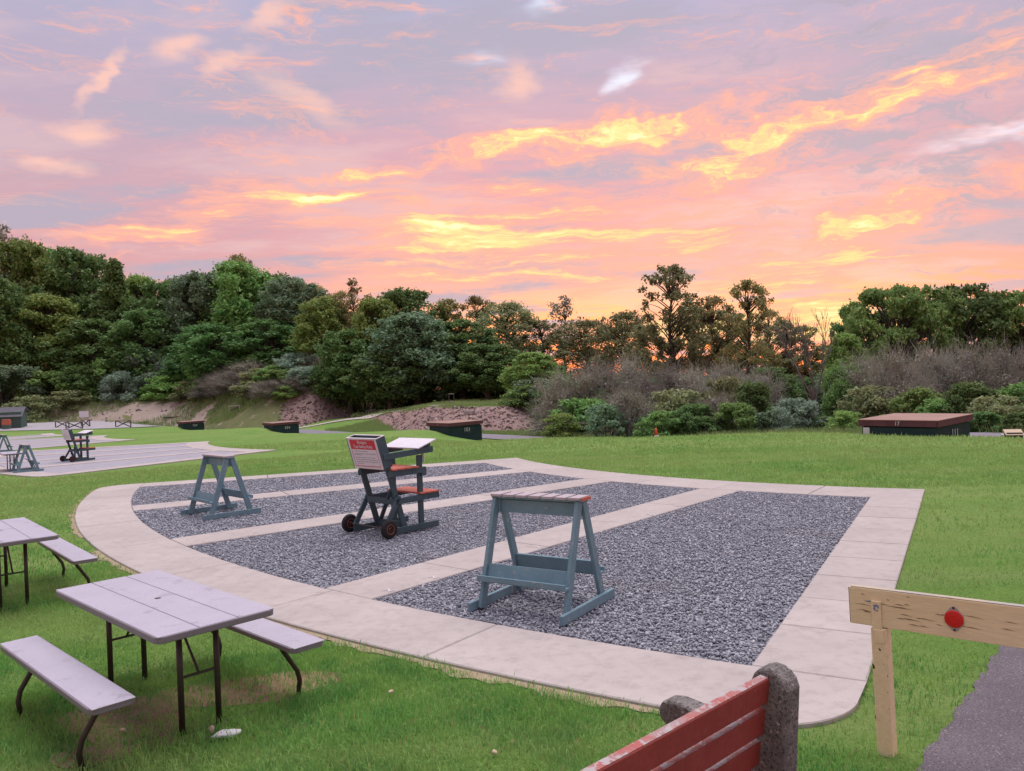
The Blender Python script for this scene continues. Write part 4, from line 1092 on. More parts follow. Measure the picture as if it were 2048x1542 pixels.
# cross-braced barricades
def barricade(label, px, d, w, rz):
    x, y, z = g3(px, d); h = .95
    t = thing('barricade', label, 'barricade', (x, y, z), rz, 'timber barricades round the gravel lot')
    for s in (-1, 1): MB().box((s * w / 2, 0, h / 2), (.10, .10, h)).build('post', 'dark_wood', t, .005)
    MB().beam((-w / 2 - .1, -.06, h - .06), (w / 2 + .1, -.06, h - .06), .04, .13).build('rail', 'weathered_wood', t, .004)
    MB().beam((-w / 2 + .05, -.085, .06), (w / 2 - .05, -.085, h - .12), .05, .11).build('brace', 'dark_wood', t, .004)
    MB().beam((-w / 2 + .05, .075, h - .12), (w / 2 - .05, .075, .06), .05, .11).build('brace', 'dark_wood', t, .004)
barricade('leftmost cross-braced timber barricade behind the far judge stand', 122, 97, 1.5, rad(10))
barricade('dark cross-braced timber barricade left of the notice board legs', 146, 95, 1.9, rad(5))
barricade('timber barricade under the white notice board', 169, 98, 1.0, rad(0))
barricade('cross-braced timber barricade standing alone right of the notice board', 244, 97, 2.0, rad(-8))
x, y, z = g3(468, 100)
t = thing('barricade', 'single pale wooden barrier with one diagonal brace beside the trail', 'barricade', (x, y, z), rad(-12))
for s in (-1, 1): MB().box((s * .72, 0, .42), (.12, .12, .84)).build('post', 'weathered_wood', t, .005)
MB().beam((-.86, -.08, .80), (.86, -.08, .80), .05, .16).build('rail', 'weathered_wood', t, .004)
MB().beam((-.66, -.07, .12), (.66, -.07, .70), .04, .10).build('brace', 'dark_wood', t, .004)
for px, d, w, lab in ((286, 108, 1.4, 'short plank lying at the foot of the sandy berm, left of the other plank'), (342, 108, 2.2, 'long plank lying at the foot of the sandy berm by the farthest trap house')):
    x, y, z = g3(px, d); o = tag(MB().box((0, 0, .12), (w, .16, .14)).box((0, 0, .03), (w * .9, .10, .06)).build('plank', 'dark_wood', None, .01), lab, 'plank'); o.location = (x, y, z); o.rotation_euler = (0, 0, rad(4))
# open frame on the embankment
x, y, z = g3(902, 77)
t = thing('target_frame', 'small dark open wooden frame on top of the embankment', 'target frame', (x, y, z))
for s in (-1, 1): MB().box((s * .24, 0, .58), (.06, .06, 1.16)).build('post', 'dark_wood', t)
for h in (.36, 1.10): MB().box((0, -.01, h), (.54, .05, .06)).build('rail', 'weathered_wood', t)
x, y, z = g3(748, 88)
t = thing('low_rail', 'low dark railing beside the trail at the foot of the mound', 'railing', (x, y, z), rad(-14))
for s in (-1, 0, 1): MB().box((s * .9, 0, .22), (.09, .09, .5)).build('post', 'dark_wood', t)
for h in (.22, .42): MB().box((0, -.05, h), (2.2, .04, .09)).build('rail', 'dark_wood', t)
# traffic cone
x, y = at(1310, 39.6); z = h0(x, y)
t = thing('traffic_cone', 'orange traffic cone with one white band at the edge of the lawn', 'traffic cone', (x, y, z), rad(15))
t.rotation_euler = (0, rad(-4), 0)
MB().prism(rounded(.40, .40, .05), .0, .035, 'z').build('base', 'cone_orange', t, .006)
MB().lathe([(.150, .03), (.116, .26)], 24).build('body', 'cone_orange', t, smooth=True)
MB().lathe([(.1165, .26), (.098, .38)], 24).build('white_band', 'sign_white', t, smooth=True)
MB().lathe([(.0975, .38), (.045, .72), (.03, .74)], 24).build('body', 'cone_orange', t, smooth=True)
# marker stakes and vent, board at the right edge
for px, d, h, lab in ((1295, 39.8, .20, 'short white marker stake left of the traffic cone'), (1060, 61.5, .62, 'leaning white stake at the foot of the rocky bank')):
    x, y = at(px, d); o = tag(MB().tube([(0, 0, -.05), (0, 0, h * .9), (0, 0, h)], [.035, .035, .02], 8).build('marker_stake', 'number_white'), lab, 'stake'); o.location = (x, y, gall(x, y))
    if h > .5: o.rotation_euler = (0, rad(14), 0)
x, y = at(2000, 24.6); o = tag(MB().lathe([(.030, -.1), (.030, .13), (.044, .135), (.044, .155), (.02, .17)], 14).build('vent_pipe', 'number_white'), 'short white capped pipe in the grass right of the large trap house', 'pipe'); o.location = (x, y, h0(x, y))
x, y = at(2023, 24.0)
t = thing('hatch', 'tan slanted hatch lid in the grass at the right edge', 'hatch', (x, y, h0(x, y)), rad(-20))
MB().box((0, .02, .10), (.42, .34, .20)).build('box', 'dark_wood', t, .01)
MB().box((0, 0, .20), (.48, .42, .025), Matrix.Rotation(.35, 3, 'X')).build('lid', 'litter_tan', t, .004)

# ------------------------------------------------------------------ vegetation
def leaf_quads(pos, nrm, size, rng, asp=1.7):
    """diamond leaves at pos facing nrm"""
    N = len(pos)
    nrm = nrm / np.maximum(np.linalg.norm(nrm, axis=1), 1e-6)[:, None]
    r = rng.normal(size=(N, 3)); a = np.cross(nrm, r); a /= np.maximum(np.linalg.norm(a, axis=1), 1e-6)[:, None]; b = np.cross(nrm, a)
    L = (size * rng.uniform(.6, 1.3, N))[:, None]; W = L / asp
    bend = nrm * L * .25
    V = np.stack([pos - a * L - bend, pos + b * W * 1.0 + a * L * .15, pos + a * L - bend, pos - b * W + a * L * .1], 1).reshape(-1, 3)
    return V, np.arange(4 * N).reshape(-1, 4)

def clump_leaves(C, Rr, n, size, rng, flat=.7, up=.55):
    w = Rr ** 2; idx = rng.choice(len(C), n, p=w / w.sum())
    d = rng.normal(size=(n, 3)); d[:, 2] += up * np.abs(rng.normal(size=n)); d /= np.linalg.norm(d, axis=1)[:, None]
    rad_ = Rr[idx] * (.25 + .70 * rng.random(n) ** .7 + .22 * np.abs(rng.normal(size=n)) * (rng.random(n) < .5))
    d = d + .28 * np.sin(d[:, [1, 2, 0]] * 7 + idx[:, None]) 
    pos = C[idx] + d * rad_[:, None] * np.array([1, 1, flat])
    nr = d * .6 + rng.normal(size=(n, 3)) * .75 + np.array([0, 0, .35])
    return pos, nr

def limb(m, a, b, r0, r1, rg, sides=5, bow=.12, seg=4):
    a, b = Vector(a), Vector(b); L = (b - a).length; off = Vector((rg.uniform(-1, 1), rg.uniform(-1, 1), rg.uniform(.0, 1))) * L * bow
    P = [a.lerp(b, k / seg) + off * math.sin(math.pi * k / seg) for k in range(seg + 1)]
    m.tube(P, [r0 + (r1 - r0) * k / seg for k in range(seg + 1)], sides, False)
    return P

def tree_meshes(seed, H=15.0, W=10.0, cb=.22, nc=130, nl=30000, leaf=.19, shape='round', fill=.45, cr=(.07, .13), flat=.85, bark='bark', leafmat='leaf_dark', gap=0.0):
    rng = np.random.default_rng(seed); rg = random.Random(seed)
    C, Rr = [], []
    z0 = H * cb
    while len(C) < nc:
        u = rng.random(); d = rng.normal(size=2); d /= np.linalg.norm(d)
        zf_ = rng.random() ** .85
        if shape == 'round': prof = math.sqrt(max(0, 1 - ((zf_ - .42) / .60) ** 2))
        elif shape == 'cone': prof = (1 - zf_) ** .8 * .95 + .04
        elif shape == 'spread': prof = math.sqrt(max(0, 1 - ((zf_ - .45) / .56) ** 2)) ** .7
        elif shape == 'tall': prof = (.55 + .45 * math.sin(zf_ * 3.1)) * math.sqrt(max(0, 1 - ((zf_ - .5) / .54) ** 2))
        else: prof = 1.0
        rr = (fill + (1 - fill) * math.sqrt(u)) if rng.random() > .2 else u
        r = W * rng.uniform(*cr)
        R = max(W / 2 * prof - r * .6, 0) * rr
        lump = 1 + .22 * math.sin(3 * math.atan2(d[1], d[0]) + seed) + .12 * math.sin(5 * math.atan2(d[1], d[0]) + zf_ * 6 + seed)
        z = z0 + (H - z0) * zf_
        z = min(z, H - r * flat * .8)
        C.append((d[0] * R * lump, d[1] * R * lump, z)); Rr.append(r * (1.1 - .35 * zf_))
    C, Rr = np.array(C), np.array(Rr)
    pos, nr = clump_leaves(C, Rr, nl, leaf, rng, flat)
    if gap:
        k = vnoise(pos[:, 0] + .7 * pos[:, 2], pos[:, 1] - .6 * pos[:, 2], 1.2, seed) > -gap; pos, nr = pos[k], nr[k]
    V, F = leaf_quads(pos, nr, np.full(len(pos), leaf), rng)
    crown = np_mesh('crown', V, F, leafmat)
    m = MB(); tr = W * .030 + H * .006
    top = H * (.80 if shape != 'spread' else .55)
    P = [Vector((math.sin(k * 1.1 + seed) * .02 * H * k / 6, math.cos(k * 1.7 + seed) * .02 * H * k / 6, top * k / 6)) for k in range(7)]
    m.tube([P[0] - Vector((0, 0, .6))] + P, [tr * 1.5] + [tr * (1.25 if k == 0 else 1 - .13 * k) for k in range(7)], 8)
    for c, r in zip(C, Rr):
        zt = min(max(c[2] - math.hypot(c[0], c[1]) * rg.uniform(.5, 1.0), z0 * .7), top * .97)
        f = zt / top * 6; i = min(int(f), 5); a = P[i].lerp(P[i + 1], f - i)
        limb(m, a, c, tr * .20, tr * .05, rg, 4)
    return m.mesh('trunk', bark, True), crown

def bush_meshes(seed, H=4.0, W=5.0, nc=48, nl=12000, leaf=.11, leafmat='leaf_mid', twigs=0, flat=.8, bark='bark', stems=9, low=.0):
    rng = np.random.default_rng(seed); rg = random.Random(seed)
    C, Rr = [], []
    for k in range(nc):
        a = rng.uniform(0, 6.28); z = rng.uniform(low, 1) ** .9; pr = math.sqrt(max(0, 1 - (max(z - .35, 0) / .68) ** 2)) * (.85 + .15 * z / .35 if z < .35 else 1)
        r = W * rng.uniform(.06, .14); R = max(W / 2 * pr - r * .6, 0) * math.sqrt(rng.uniform(.1, 1)) * (1 + .2 * math.sin(3 * a + seed))
        C.append((R * math.cos(a), R * math.sin(a), max(min(H * z, H - r * flat * .7), r * .3))); Rr.append(r)
    C, Rr = np.array(C), np.array(Rr)
    pos, nr = clump_leaves(C, Rr, nl, leaf, rng, flat)
    V, F = leaf_quads(pos, nr, np.full(len(pos), leaf), rng)
    if twigs:
        i = rng.choice(len(C), twigs); c = C[i] + rng.normal(size=(twigs, 3)) * Rr[i][:, None] * .55
        d = c - np.array([0, 0, H * .15]); d /= np.linalg.norm(d, axis=1)[:, None]; d = d * .8 + rng.normal(size=(twigs, 3)) * .45; d /= np.linalg.norm(d, axis=1)[:, None]
        L = rng.uniform(.3, 1.3, twigs)[:, None] * W / 5; s = np.cross(d, rng.normal(size=(twigs, 3))); s /= np.linalg.norm(s, axis=1)[:, None]; w = rng.uniform(.007, .018, twigs)[:, None]
        Vt = np.stack([c - s * w, c + s * w, c + d * L + s * w * .3, c + d * L - s * w * .3], 1).reshape(-1, 3)
        F = np.r_[F, np.arange(len(Vt)).reshape(-1, 4) + len(V)]; V = np.r_[V, Vt]
    fol = np_mesh('foliage', V, F, leafmat)
    m = MB()
    for k in rng.choice(len(C), min(stems, len(C)), False):
        b = (C[k][0] * .12, C[k][1] * .12, -.3); limb(m, b, C[k], W * .012, W * .004, rg, 4, .16)
    return m.mesh('stems', bark, True), fol

def bare_tree(seed, H=10.0):
    rg = random.Random(seed); m = MB()
    def grow(p, d, L, r, lv):
        q = p + d * L; mid = p.lerp(q, .5) + Vector((rg.uniform(-1, 1), rg.uniform(-1, 1), 0)) * L * .06
        r = max(r, .014); m.tube([p, mid, q], [r, r * .85, r * .7], 5 if lv < 2 else 3, False)
        if lv >= 5: return
        for k in range(3 if lv in (1, 2, 3) else 2):
            a = rg.uniform(0, 6.28); sp = rg.uniform(.22, .62)
            n = (d + Vector((math.cos(a), math.sin(a), 0)) * sp + Vector((0, 0, .22))).normalized()
            grow(p.lerp(q, rg.uniform(.55, 1.0)), n, L * rg.uniform(.55, .80), r * .52, lv + 1)
    grow(Vector((0, 0, -.5)), Vector((.02, 0, 1)), H * .34, H * .016, 0)
    grow(Vector((.3, .1, -.5)), Vector((-.16, 0.05, 1)).normalized(), H * .36, H * .011, 0)
    return m.mesh('trunk', 'bark_grey', True)

TV = {
 'oak': [tree_meshes(11, leafmat='leaf_dark', gap=.45), tree_meshes(12, W=11, leafmat='leaf_mid'), tree_meshes(13, W=9, cb=.15, leafmat='leaf_dark', gap=.4), tree_meshes(14, W=10, cb=.12, leafmat='leaf_blue', gap=.5),
         tree_meshes(15, W=10, cb=.10, leafmat='leaf_bright')],
 'cone': [tree_meshes(21, H=15, W=7, cb=.08, nc=110, nl=24000, leaf=.18, shape='cone', cr=(.07, .12), leafmat='leaf_dark')],
 'airy': [tree_meshes(31, H=15, W=8, cb=.14, nc=130, nl=9000, leaf=.17, shape='round', cr=(.05, .10), leafmat='leaf_olive', gap=.55, fill=.3),
          tree_meshes(32, H=15, W=9, cb=.14, nc=120, nl=7600, leaf=.17, shape='round', cr=(.05, .10), leafmat='leaf_russet', gap=.5, fill=.3)],
 'spread': [tree_meshes(41, H=11, W=14, cb=.26, nc=120, nl=20000, leaf=.20, shape='spread', cr=(.055, .095), flat=.55, leafmat='leaf_mid', gap=.75),
            tree_meshes(42, H=11, W=13, cb=.28, nc=110, nl=18000, leaf=.20, shape='spread', cr=(.055, .095), flat=.55, leafmat='leaf_dark', gap=.75)],
 'spindly': [tree_meshes(51, H=15, W=5, cb=.45, nc=46, nl=1700, leaf=.19, shape='tall', cr=(.10, .18), leafmat='leaf_russet', bark='bark'),
             tree_meshes(52, H=15, W=6, cb=.45, nc=50, nl=1500, leaf=.19, shape='tall', cr=(.10, .18), leafmat='leaf_mauve', bark='bark')],
 'olive': [tree_meshes(61, H=15, W=10, cb=.12, nl=14000, leaf=.18, leafmat='leaf_olive', gap=.45)],
}
TDIM = {'oak': [(15, 10), (15, 11), (15, 9), (15, 10), (15, 10)], 'cone': [(15, 7)], 'airy': [(15, 8), (15, 9)], 'spread': [(11, 14), (11, 13)], 'spindly': [(15, 5), (15, 6)], 'olive': [(15, 10)]}
BV = {
 'green': [bush_meshes(71, leafmat='leaf_mid'), bush_meshes(72, leafmat='leaf_bright')], 'dark': [bush_meshes(73, leafmat='leaf_dark', nl=13000), bush_meshes(74, leafmat='leaf_blue')],
 'silver': [bush_meshes(75, leafmat='leaf_silver', nl=15000, leaf=.09, nc=60)], 'mauve': [bush_meshes(76, leafmat='leaf_mauve', nl=4600, leaf=.085, twigs=3000, nc=44, stems=30, bark='bark_grey'), bush_meshes(77, leafmat='leaf_mauve', nl=4000, leaf=.09, twigs=3000, nc=40, stems=30, bark='bark_grey')],
 'twig': [bush_meshes(78, leafmat='leaf_mauve', nl=3600, leaf=.085, twigs=2600, nc=40, stems=26, bark='bark_grey')],
 'olive': [bush_meshes(79, leafmat='leaf_olive', nl=6500, leaf=.13)],
}
hor = lambda px: 767.0 - .0386 * (px - 1024)
rv = random.Random(17)
def tree(kind, v, px, d, top, w, label, group=None, lean=0.0):
    x, y = at(px, d); z = gall(x, y); h = CAM_H + (hor(px) - top) / 1585.75 * d - z
    wm = w / 1585.75 * d
    H_, W_ = TDIM[kind][v]
    t = thing('tree', label, 'tree', (x, y, z), rv.uniform(0, 6.28), group)
    t.scale = (wm / W_, wm / W_, h / H_)
    tm, cm = TV[kind][v]
    obj('trunk', tm, t); obj('crown', cm, t)
    return t
def shrub(kind, v, px, d, top, w, label, group=None):
    x, y = at(px, d); z = gall(x, y); h = max(CAM_H + (hor(px) - top) / 1585.75 * d - z, .8); wm = w / 1585.75 * d; h = max(h, .42 * wm)
    t = thing('shrub', label, 'shrub', (x, y, z), rv.uniform(0, 6.28), group); t.scale = (wm / 5.0, wm / 5.0, h / 4.0)
    sm_, fm = BV[kind][v % len(BV[kind])]
    obj('stems', sm_, t); obj('foliage', fm, t)
    return t

# left wood, on and behind the berm
for a in (('spindly', 1, 22, 138, 448, 110, 'thin half-bare treetop rising above the wood at the far left'),
          ('oak', 1, 50, 133, 484, 190, 'tall light-topped tree at the left edge of the photo'),
          ('oak', 2, 150, 132, 498, 165, 'tall dark tree, second of the high trees from the left'),
          ('cone', 0, 238, 128, 518, 150, 'dark tree with a pointed top left of the dip in the tree line'),
          ('oak', 0, 335, 130, 565, 160, 'low dark round tree in the dip of the tree line'),
          ('oak', 3, 405, 127, 545, 170, 'rounded blue-green tree left of the tufted crown'),
          ('oak', 1, 485, 124, 527, 205, 'broad mid-green tree forming the central hump of the left wood'),
          ('airy', 1, 488, 127, 508, 100, 'small leafy tuft standing above the central hump of the left wood'),
          ('oak', 3, 590, 120, 556, 170, 'blue-grey crown right of the central hump'),
          ('oak', 4, 655, 108, 596, 140, 'bright green tree standing forward above the scrubby mound'),
          ('oak', 4, 95, 124, 590, 170, 'lower bright green tree in front of the tall trees at the left'),
          ('oak', 0, 300, 122, 620, 180, 'dark lower tree behind the silvery scrub of the berm'),
          ('oak', 2, 545, 114, 640, 170, 'dark lower tree behind the top of the mound'),
          ('oak', 0, 430, 117, 650, 190, 'dark lower tree behind the middle of the berm'),
          ('oak', 2, 190, 121, 640, 170, 'dark lower tree behind the left part of the berm'),
          ('oak', 1, 108, 139, 500, 150, 'light crown filling the gap between the two tallest trees at the left'),
          ('oak', 0, 192, 139, 512, 140, 'dark crown behind the pointed tree'),
          ('oak', 4, 283, 138, 552, 120, 'small bright crown right of the pointed tree'),
          ('oak', 1, 368, 137, 556, 130, 'mid-green crown left of the rounded blue-green tree'),
          ('oak', 2, 440, 136, 545, 140, 'dark crown just left of the central hump'),
          ('oak', 0, 545, 134, 548, 140, 'dark crown just right of the central hump'),
          ('airy', 1, 628, 124, 566, 130, 'russet open crown with the glow behind it, right of the blue-grey one'),
          ('oak', 0, 0, 120, 560, 170, 'dark tree cut by the left edge above the green shed')):
    tree(*a, group='trees of the left wood')
# central wood, behind the embankment
for a in (('spindly', 0, 716, 108, 558, 90, 'thin russet treetop above the gap left of the central wood'),
          ('oak', 4, 752, 100, 598, 150, 'bright green tree at the left end of the central wood'),
          ('oak', 0, 815, 104, 580, 190, 'dark broad crown at the top of the central wood'),
          ('airy', 1, 897, 106, 598, 130, 'thin russet crown between the two dark crowns of the central wood'),
          ('oak', 3, 835, 93, 625, 190, 'large blue-green tree bulging forward in the central wood'),
          ('oak', 2, 925, 95, 640, 170, 'dark tree right of the bulging blue-green one'),
          ('airy', 1, 958, 108, 592, 120, 'thin russet crown highest above the right of the central wood'),
          ('olive', 0, 1020, 102, 604, 165, 'dull green rounded tree closing the central wood on the right'),
          ('airy', 1, 690, 112, 582, 120, 'russet open crown over the gap left of the central wood'),
          ('airy', 0, 1085, 100, 640, 120, 'thin open crown at the dip right of the central wood'),
          ('oak', 0, 700, 98, 660, 150, 'dark lower tree behind the end of the mound'),
          ('oak', 2, 780, 92, 690, 160, 'dark low tree over the trail'),
          ('oak', 0, 975, 90, 690, 160, 'dark low tree above the target frame'),
          ('oak', 4, 1065, 78, 705, 120, 'light green young tree right of the rocky bank'),
          ('spindly', 1, 1132, 112, 590, 85, 'thin bare-looking tree standing alone against the glow'),
          ('olive', 0, 1175, 104, 640, 175, 'dull green tree under the thin lone one'),
          ('olive', 0, 1250, 98, 622, 150, 'dull green tree left of the tall airy tree')):
    tree(*a, group='trees of the central wood')
# right wood
for a in (('airy', 0, 1348, 76, 530, 165, 'tallest airy tree with the sunset showing through its crown'),
          ('airy', 1, 1430, 80, 592, 150, 'airy lower tree between the two tall ones'),
          ('airy', 1, 1500, 74, 560, 140, 'second tall airy tree with a forked tufted crown'),
          ('airy', 1, 1390, 84, 612, 140, 'open crown filling the space right of the tallest airy tree'),
          ('airy', 0, 1462, 83, 618, 130, 'open crown left of the second tall airy tree'),
          ('airy', 1, 1540, 82, 618, 120, 'open crown right of the second tall airy tree'),
          ('airy', 1, 1612, 80, 650, 110, 'low open crown behind the bare tree'),
          ('airy', 0, 1572, 78, 640, 130, 'low airy tree under the bare tree'),
          ('airy', 0, 1290, 82, 650, 110, 'low airy tree against the glow left of the tallest one'),
          ('oak', 4, 1690, 62, 668, 100, 'round yellow-green tree right of the bare tree'),
          ('oak', 0, 1705, 70, 612, 90, 'small dark crown at the left foot of the spreading trees'),
          ('spread', 0, 1795, 66, 575, 235, 'spreading layered tree, left of the three at the right edge'),
          ('spread', 1, 1915, 68, 572, 240, 'spreading layered tree, middle of the three at the right edge'),
          ('spread', 0, 2040, 66, 585, 220, 'spreading layered tree cut by the right edge'),
          ('oak', 0, 1540, 60, 735, 120, 'dark low tree left of the bare trunk')):
    tree(*a, group='trees of the right wood')
x, y = at(1628, 45); t = thing('bare_tree', 'bare grey dead tree with fine upright branches', 'tree', (x, y, gall(x, y)), 1.2)
obj('trunk', bare_tree(6, 9.4), t); t.scale = (.80, .80, .98)
# rows farther back that close the woods
k = 0
for px in range(-60, 700, 88):
    tree('oak', (0, 2, 3)[k % 3], px + rv.uniform(-15, 15), 143 + rv.uniform(-4, 6), np.interp(px, [-60, 60, 240, 330, 480, 700], [545, 545, 575, 610, 580, 625]), 170, 'dark woodland tree in the shaded rows behind the left wood', 'back rows of the left wood'); k += 1
for px in range(1660, 2120, 130):
    tree('airy' if px < 1650 else 'oak', k % 2 if px < 1650 else 0, px + rv.uniform(-12, 12), 92 + rv.uniform(-4, 6), 690 if px < 1650 else 690, 120, 'thin woodland tree in the rows behind the right wood', 'back rows of the right wood'); k += 1

# scrub on the berm and mound
for a in (('dark', 1, 20, 113, 735, 150, 'blue-green shrub above the green shed'), ('green', 0, 95, 115, 745, 120, 'green shrub right of the shed roof'), ('dark', 0, 165, 116, 735, 110, 'dark green shrub left of the silvery one on the berm'),
          ('silver', 0, 285, 119, 700, 125, 'tall silvery blue shrub on top of the berm'), ('silver', 0, 360, 120, 712, 120, 'second silvery blue shrub on top of the berm'), ('green', 1, 330, 115, 752, 110, 'bright green shrub below the silvery ones'),
          ('silver', 0, 245, 115, 745, 95, 'low silvery shrub at the left of the bright green scrub'), ('green', 1, 410, 114, 738, 120, 'bright green viny shrub in the middle of the berm'), ('green', 0, 215, 117, 722, 110, 'olive green shrub behind the low silvery one'),
          ('olive', 0, 380, 112, 770, 90, 'dull low shrub on the face of the berm'), ('mauve', 0, 462, 112, 745, 110, 'mauve grey brush at the right of the berm'), ('mauve', 1, 505, 108, 738, 110, 'mauve grey brush beside the mound'),
          ('green', 1, 520, 112, 712, 110, 'green shrub behind the mauve brush'), ('silver', 0, 600, 105, 712, 125, 'greyish shrub on top of the mound'), ('mauve', 1, 645, 104, 715, 95, 'dry grey brush at the right shoulder of the mound'),
          ('green', 0, 548, 103, 752, 80, 'narrow green shrub on the slope of the mound'), ('green', 1, 668, 99, 708, 75, 'light green sapling over the shoulder of the mound'), ('mauve', 0, 590, 98, 795, 70, 'low grey brush right of the small bright shrub on the mound'),
          ('olive', 0, 505, 101, 806, 85, 'low dull scrub in front of the mound, left of the green patch'), ('mauve', 1, 540, 98, 812, 75, 'low grey brush at the left foot of the mound'), ('green', 1, 572, 97, 806, 60, 'small bright shrub at the front foot of the mound'),
          ('mauve', 1, 478, 107, 786, 100, 'low mauve brush where the sandy cut meets the mound'), ('olive', 0, 522, 104, 786, 90, 'low dull shrub at the left foot of the mound'), ('green', 0, 556, 100, 792, 80, 'low green shrub low on the left face of the mound'),
          ('silver', 0, 612, 99, 788, 85, 'low greyish shrub on the front of the mound'), ('mauve', 0, 430, 110, 790, 90, 'low mauve brush above the farthest trap house'), ('olive', 0, 655, 99, 775, 80, 'dry low shrub on the right face of the mound'),
          ('olive', 0, 130, 112, 785, 90, 'low dull shrub at the left end of the sandy cut'), ('olive', 0, 60, 110, 790, 90, 'low dull shrub just behind the shed roof')):
    shrub(*a, group='scrub on the berm')
# shaded undergrowth under the woods
for px in range(-30, 690, 48):
    shrub('dark', k, px + rv.uniform(-12, 12), 126 + rv.uniform(-3, 6), np.interp(px, [0, 700], [690, 715]), 110, 'dark undergrowth under the trees of the left wood', 'undergrowth of the left wood'); k += 1
for px in range(690, 1130, 42):
    shrub('dark', k, px + rv.uniform(-10, 10), 97 + rv.uniform(-3, 6), 735, 100, 'dark undergrowth under the trees of the central wood', 'undergrowth of the central wood'); k += 1
for px in range(1080, 2110, 50):
    shrub('dark', k, px + rv.uniform(-10, 10), 66 + rv.uniform(-3, 5), 760 if px < 1660 else 742, 120, 'dark undergrowth behind the shrub belt on the right', 'undergrowth of the right wood'); k += 1
# shrub belt at the far edge of the lawn
for a in (('green', 0, 1052, 68, 770, 110, 'light green shrub at the right end of the rocky bank'), ('dark', 1, 1110, 60, 800, 110, 'blue-green shrub right of the rocky bank'), ('green', 0, 1165, 52, 800, 150, 'green shrub low in the left part of the shrub belt'),
          ('dark', 0, 1205, 56, 760, 130, 'dark shrub behind the low green one'), ('twig', 0, 1255, 46, 790, 140, 'grey twiggy thicket left of the traffic cone'), ('olive', 0, 1340, 46, 778, 140, 'dull green thicket behind the traffic cone'),
          ('twig', 0, 1425, 45, 800, 130, 'grey twiggy thicket right of the traffic cone'), ('dark', 0, 1505, 48, 770, 110, 'dark shrub left of the silvery round bush'), ('silver', 0, 1588, 42, 800, 120, 'round silvery bush at the edge of the lawn'),
          ('green', 0, 1690, 48, 735, 110, 'green shrub behind the silvery round bush'), ('green', 1, 1690, 38, 825, 90, 'low green shrub at the left corner of the large trap house'), ('olive', 0, 1750, 44, 770, 130, 'dull green shrub behind the large trap house'),
          ('green', 0, 1835, 40, 780, 130, 'green shrub over the roof of the large trap house'), ('dark', 0, 1940, 36, 770, 130, 'dark shrub right behind the large trap house'), ('olive', 0, 2000, 33, 790, 120, 'dull green shrub above the white pipe'),
          ('green', 0, 2055, 34, 770, 130, 'green shrub cut by the right edge of the photo'), ('dark', 0, 1960, 31, 835, 90, 'dark low shrub between the large trap house and the pipe'), ('dark', 1, 1540, 43, 825, 90, 'blue-green low shrub left of the silvery round bush'),
          ('dark', 0, 1400, 43, 835, 90, 'dark low bush in the shade of the twiggy thickets'), ('dark', 1, 1290, 45, 835, 90, 'dark low bush left of the cone, under the twigs'), ('dark', 0, 2040, 30, 840, 90, 'dark low bush behind the tan hatch'),
          ('dark', 1, 1212, 45, 812, 110, 'blue-green bush low at the front of the belt, left of the grey thicket'), ('green', 0, 1312, 43, 825, 95, 'green bush just behind the traffic cone'),
          ('dark', 0, 1385, 44, 812, 110, 'dark bush right of the traffic cone'), ('green', 0, 1465, 43, 808, 105, 'green bush between the grey thicket and the dark shrub'), ('green', 1, 1120, 50, 830, 90, 'light green bush at the left end of the shrub belt'),
          ('olive', 0, 1450, 50, 752, 120, 'dull green shrub high in the middle of the belt'), ('green', 0, 1880, 37, 800, 110, 'green bush behind the right half of the trap house roof'),
          ('dark', 0, 1640, 42, 835, 80, 'dark low bush right of the silvery round bush')):
    shrub(*a, group='shrub belt at the edge of the lawn')
ORD = 'first second third fourth fifth sixth seventh eighth ninth tenth eleventh twelfth thirteenth'.split()
for q, (px, top) in enumerate(((1130, 752), (1190, 735), (1255, 728), (1325, 742), (1390, 748), (1455, 738), (1520, 755), (1725, 725), (1790, 712), (1860, 708), (1930, 705), (2000, 706), (2070, 706))):
    shrub('mauve', k, px, 54 + rv.uniform(-3, 3) - (8 if px > 1700 else 0), top, 140, ORD[q] + ' clump from the left in the tall mauve brush behind the lawn', 'mauve brush of the shrub belt'); k += 1

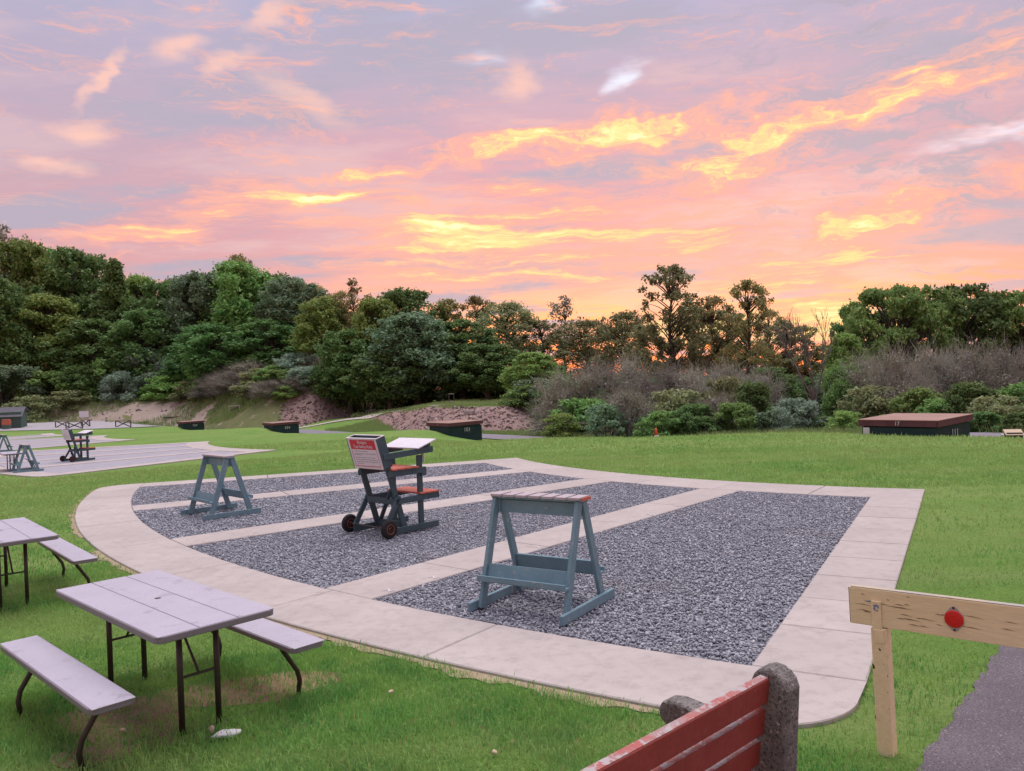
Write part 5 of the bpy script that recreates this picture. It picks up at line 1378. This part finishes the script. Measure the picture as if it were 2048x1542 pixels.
# rough grass along the far edge of the lawn and on the bank
def rough_grass(n, sampler, hgt, wid, seed, label, zf=H0):
    rng = np.random.default_rng(seed); x, y = sampler(rng, n); z = zf(x, y); N = len(x)
    th = rng.uniform(0, 6.283, N); h = hgt * rng.uniform(.4, 1.25, N); la = rng.uniform(0, 6.283, N); ln = h * rng.uniform(.1, .6, N)
    bx, by = np.cos(th) * wid, np.sin(th) * wid
    V = np.stack([np.c_[x - bx, y - by, z - .03], np.c_[x + bx, y + by, z - .03], np.c_[x + np.cos(la) * ln, y + np.sin(la) * ln, z + h]], 1).reshape(-1, 3)
    tag(obj('tall_grass', np_mesh('tall_grass', V, np.arange(3 * N).reshape(-1, 3), 'tall_grass')), label, 'grass', kind='stuff')
def edge_s(rng, n):
    s = rng.uniform(-26, 26, n); t = 6.0 + rng.normal(.9, .6, n) + .4 * np.sin(s * 1.3); P = T1 + s[:, None] * E1 + t[:, None] * E2; return P[:, 0], P[:, 1]
rough_grass(26000, edge_s, .38, .016, 61, 'rough grass and weeds along the far edge of the lawn')
def strip_s(rng, n):
    s = rng.uniform(24, 62, n); t = rng.uniform(6.1, 12.5, n); P = T1 + s[:, None] * E1 + t[:, None] * E2; k = bank_z(P[:, 0], P[:, 1]) < H0(P[:, 0], P[:, 1]) + .12; return P[k, 0], P[k, 1]
rough_grass(42000, strip_s, .30, .022, 62, 'lush unmown grass between the service road and the rocky bank', ground_all)
def bt_s(rng, n):
    x, y = rng.uniform(-19, 4, n * 3), rng.uniform(62, 92, n * 3); d = pdist(np.c_[x, y], BANK); k = (d < .7) & (vnoise(x, y, .9, 4) > -.05); return x[k][:n], y[k][:n]
rough_grass(16000, bt_s, .34, .024, 63, 'dry grass along the top of the embankment', ground_all)
def bm_s(rng, n):
    x, y = rng.uniform(-85, -19, n * 3), rng.uniform(98, 124, n * 3); d = pdist(np.c_[x, y], BERM); k = (d < 7) & (vnoise(x, y, .5, 8) > np.where(x > -40, -.5, .05)); return x[k][:n], y[k][:n]
rough_grass(42000, bm_s, .60, .035, 64, 'tufted grass on the face of the berm and mound', ground_all)
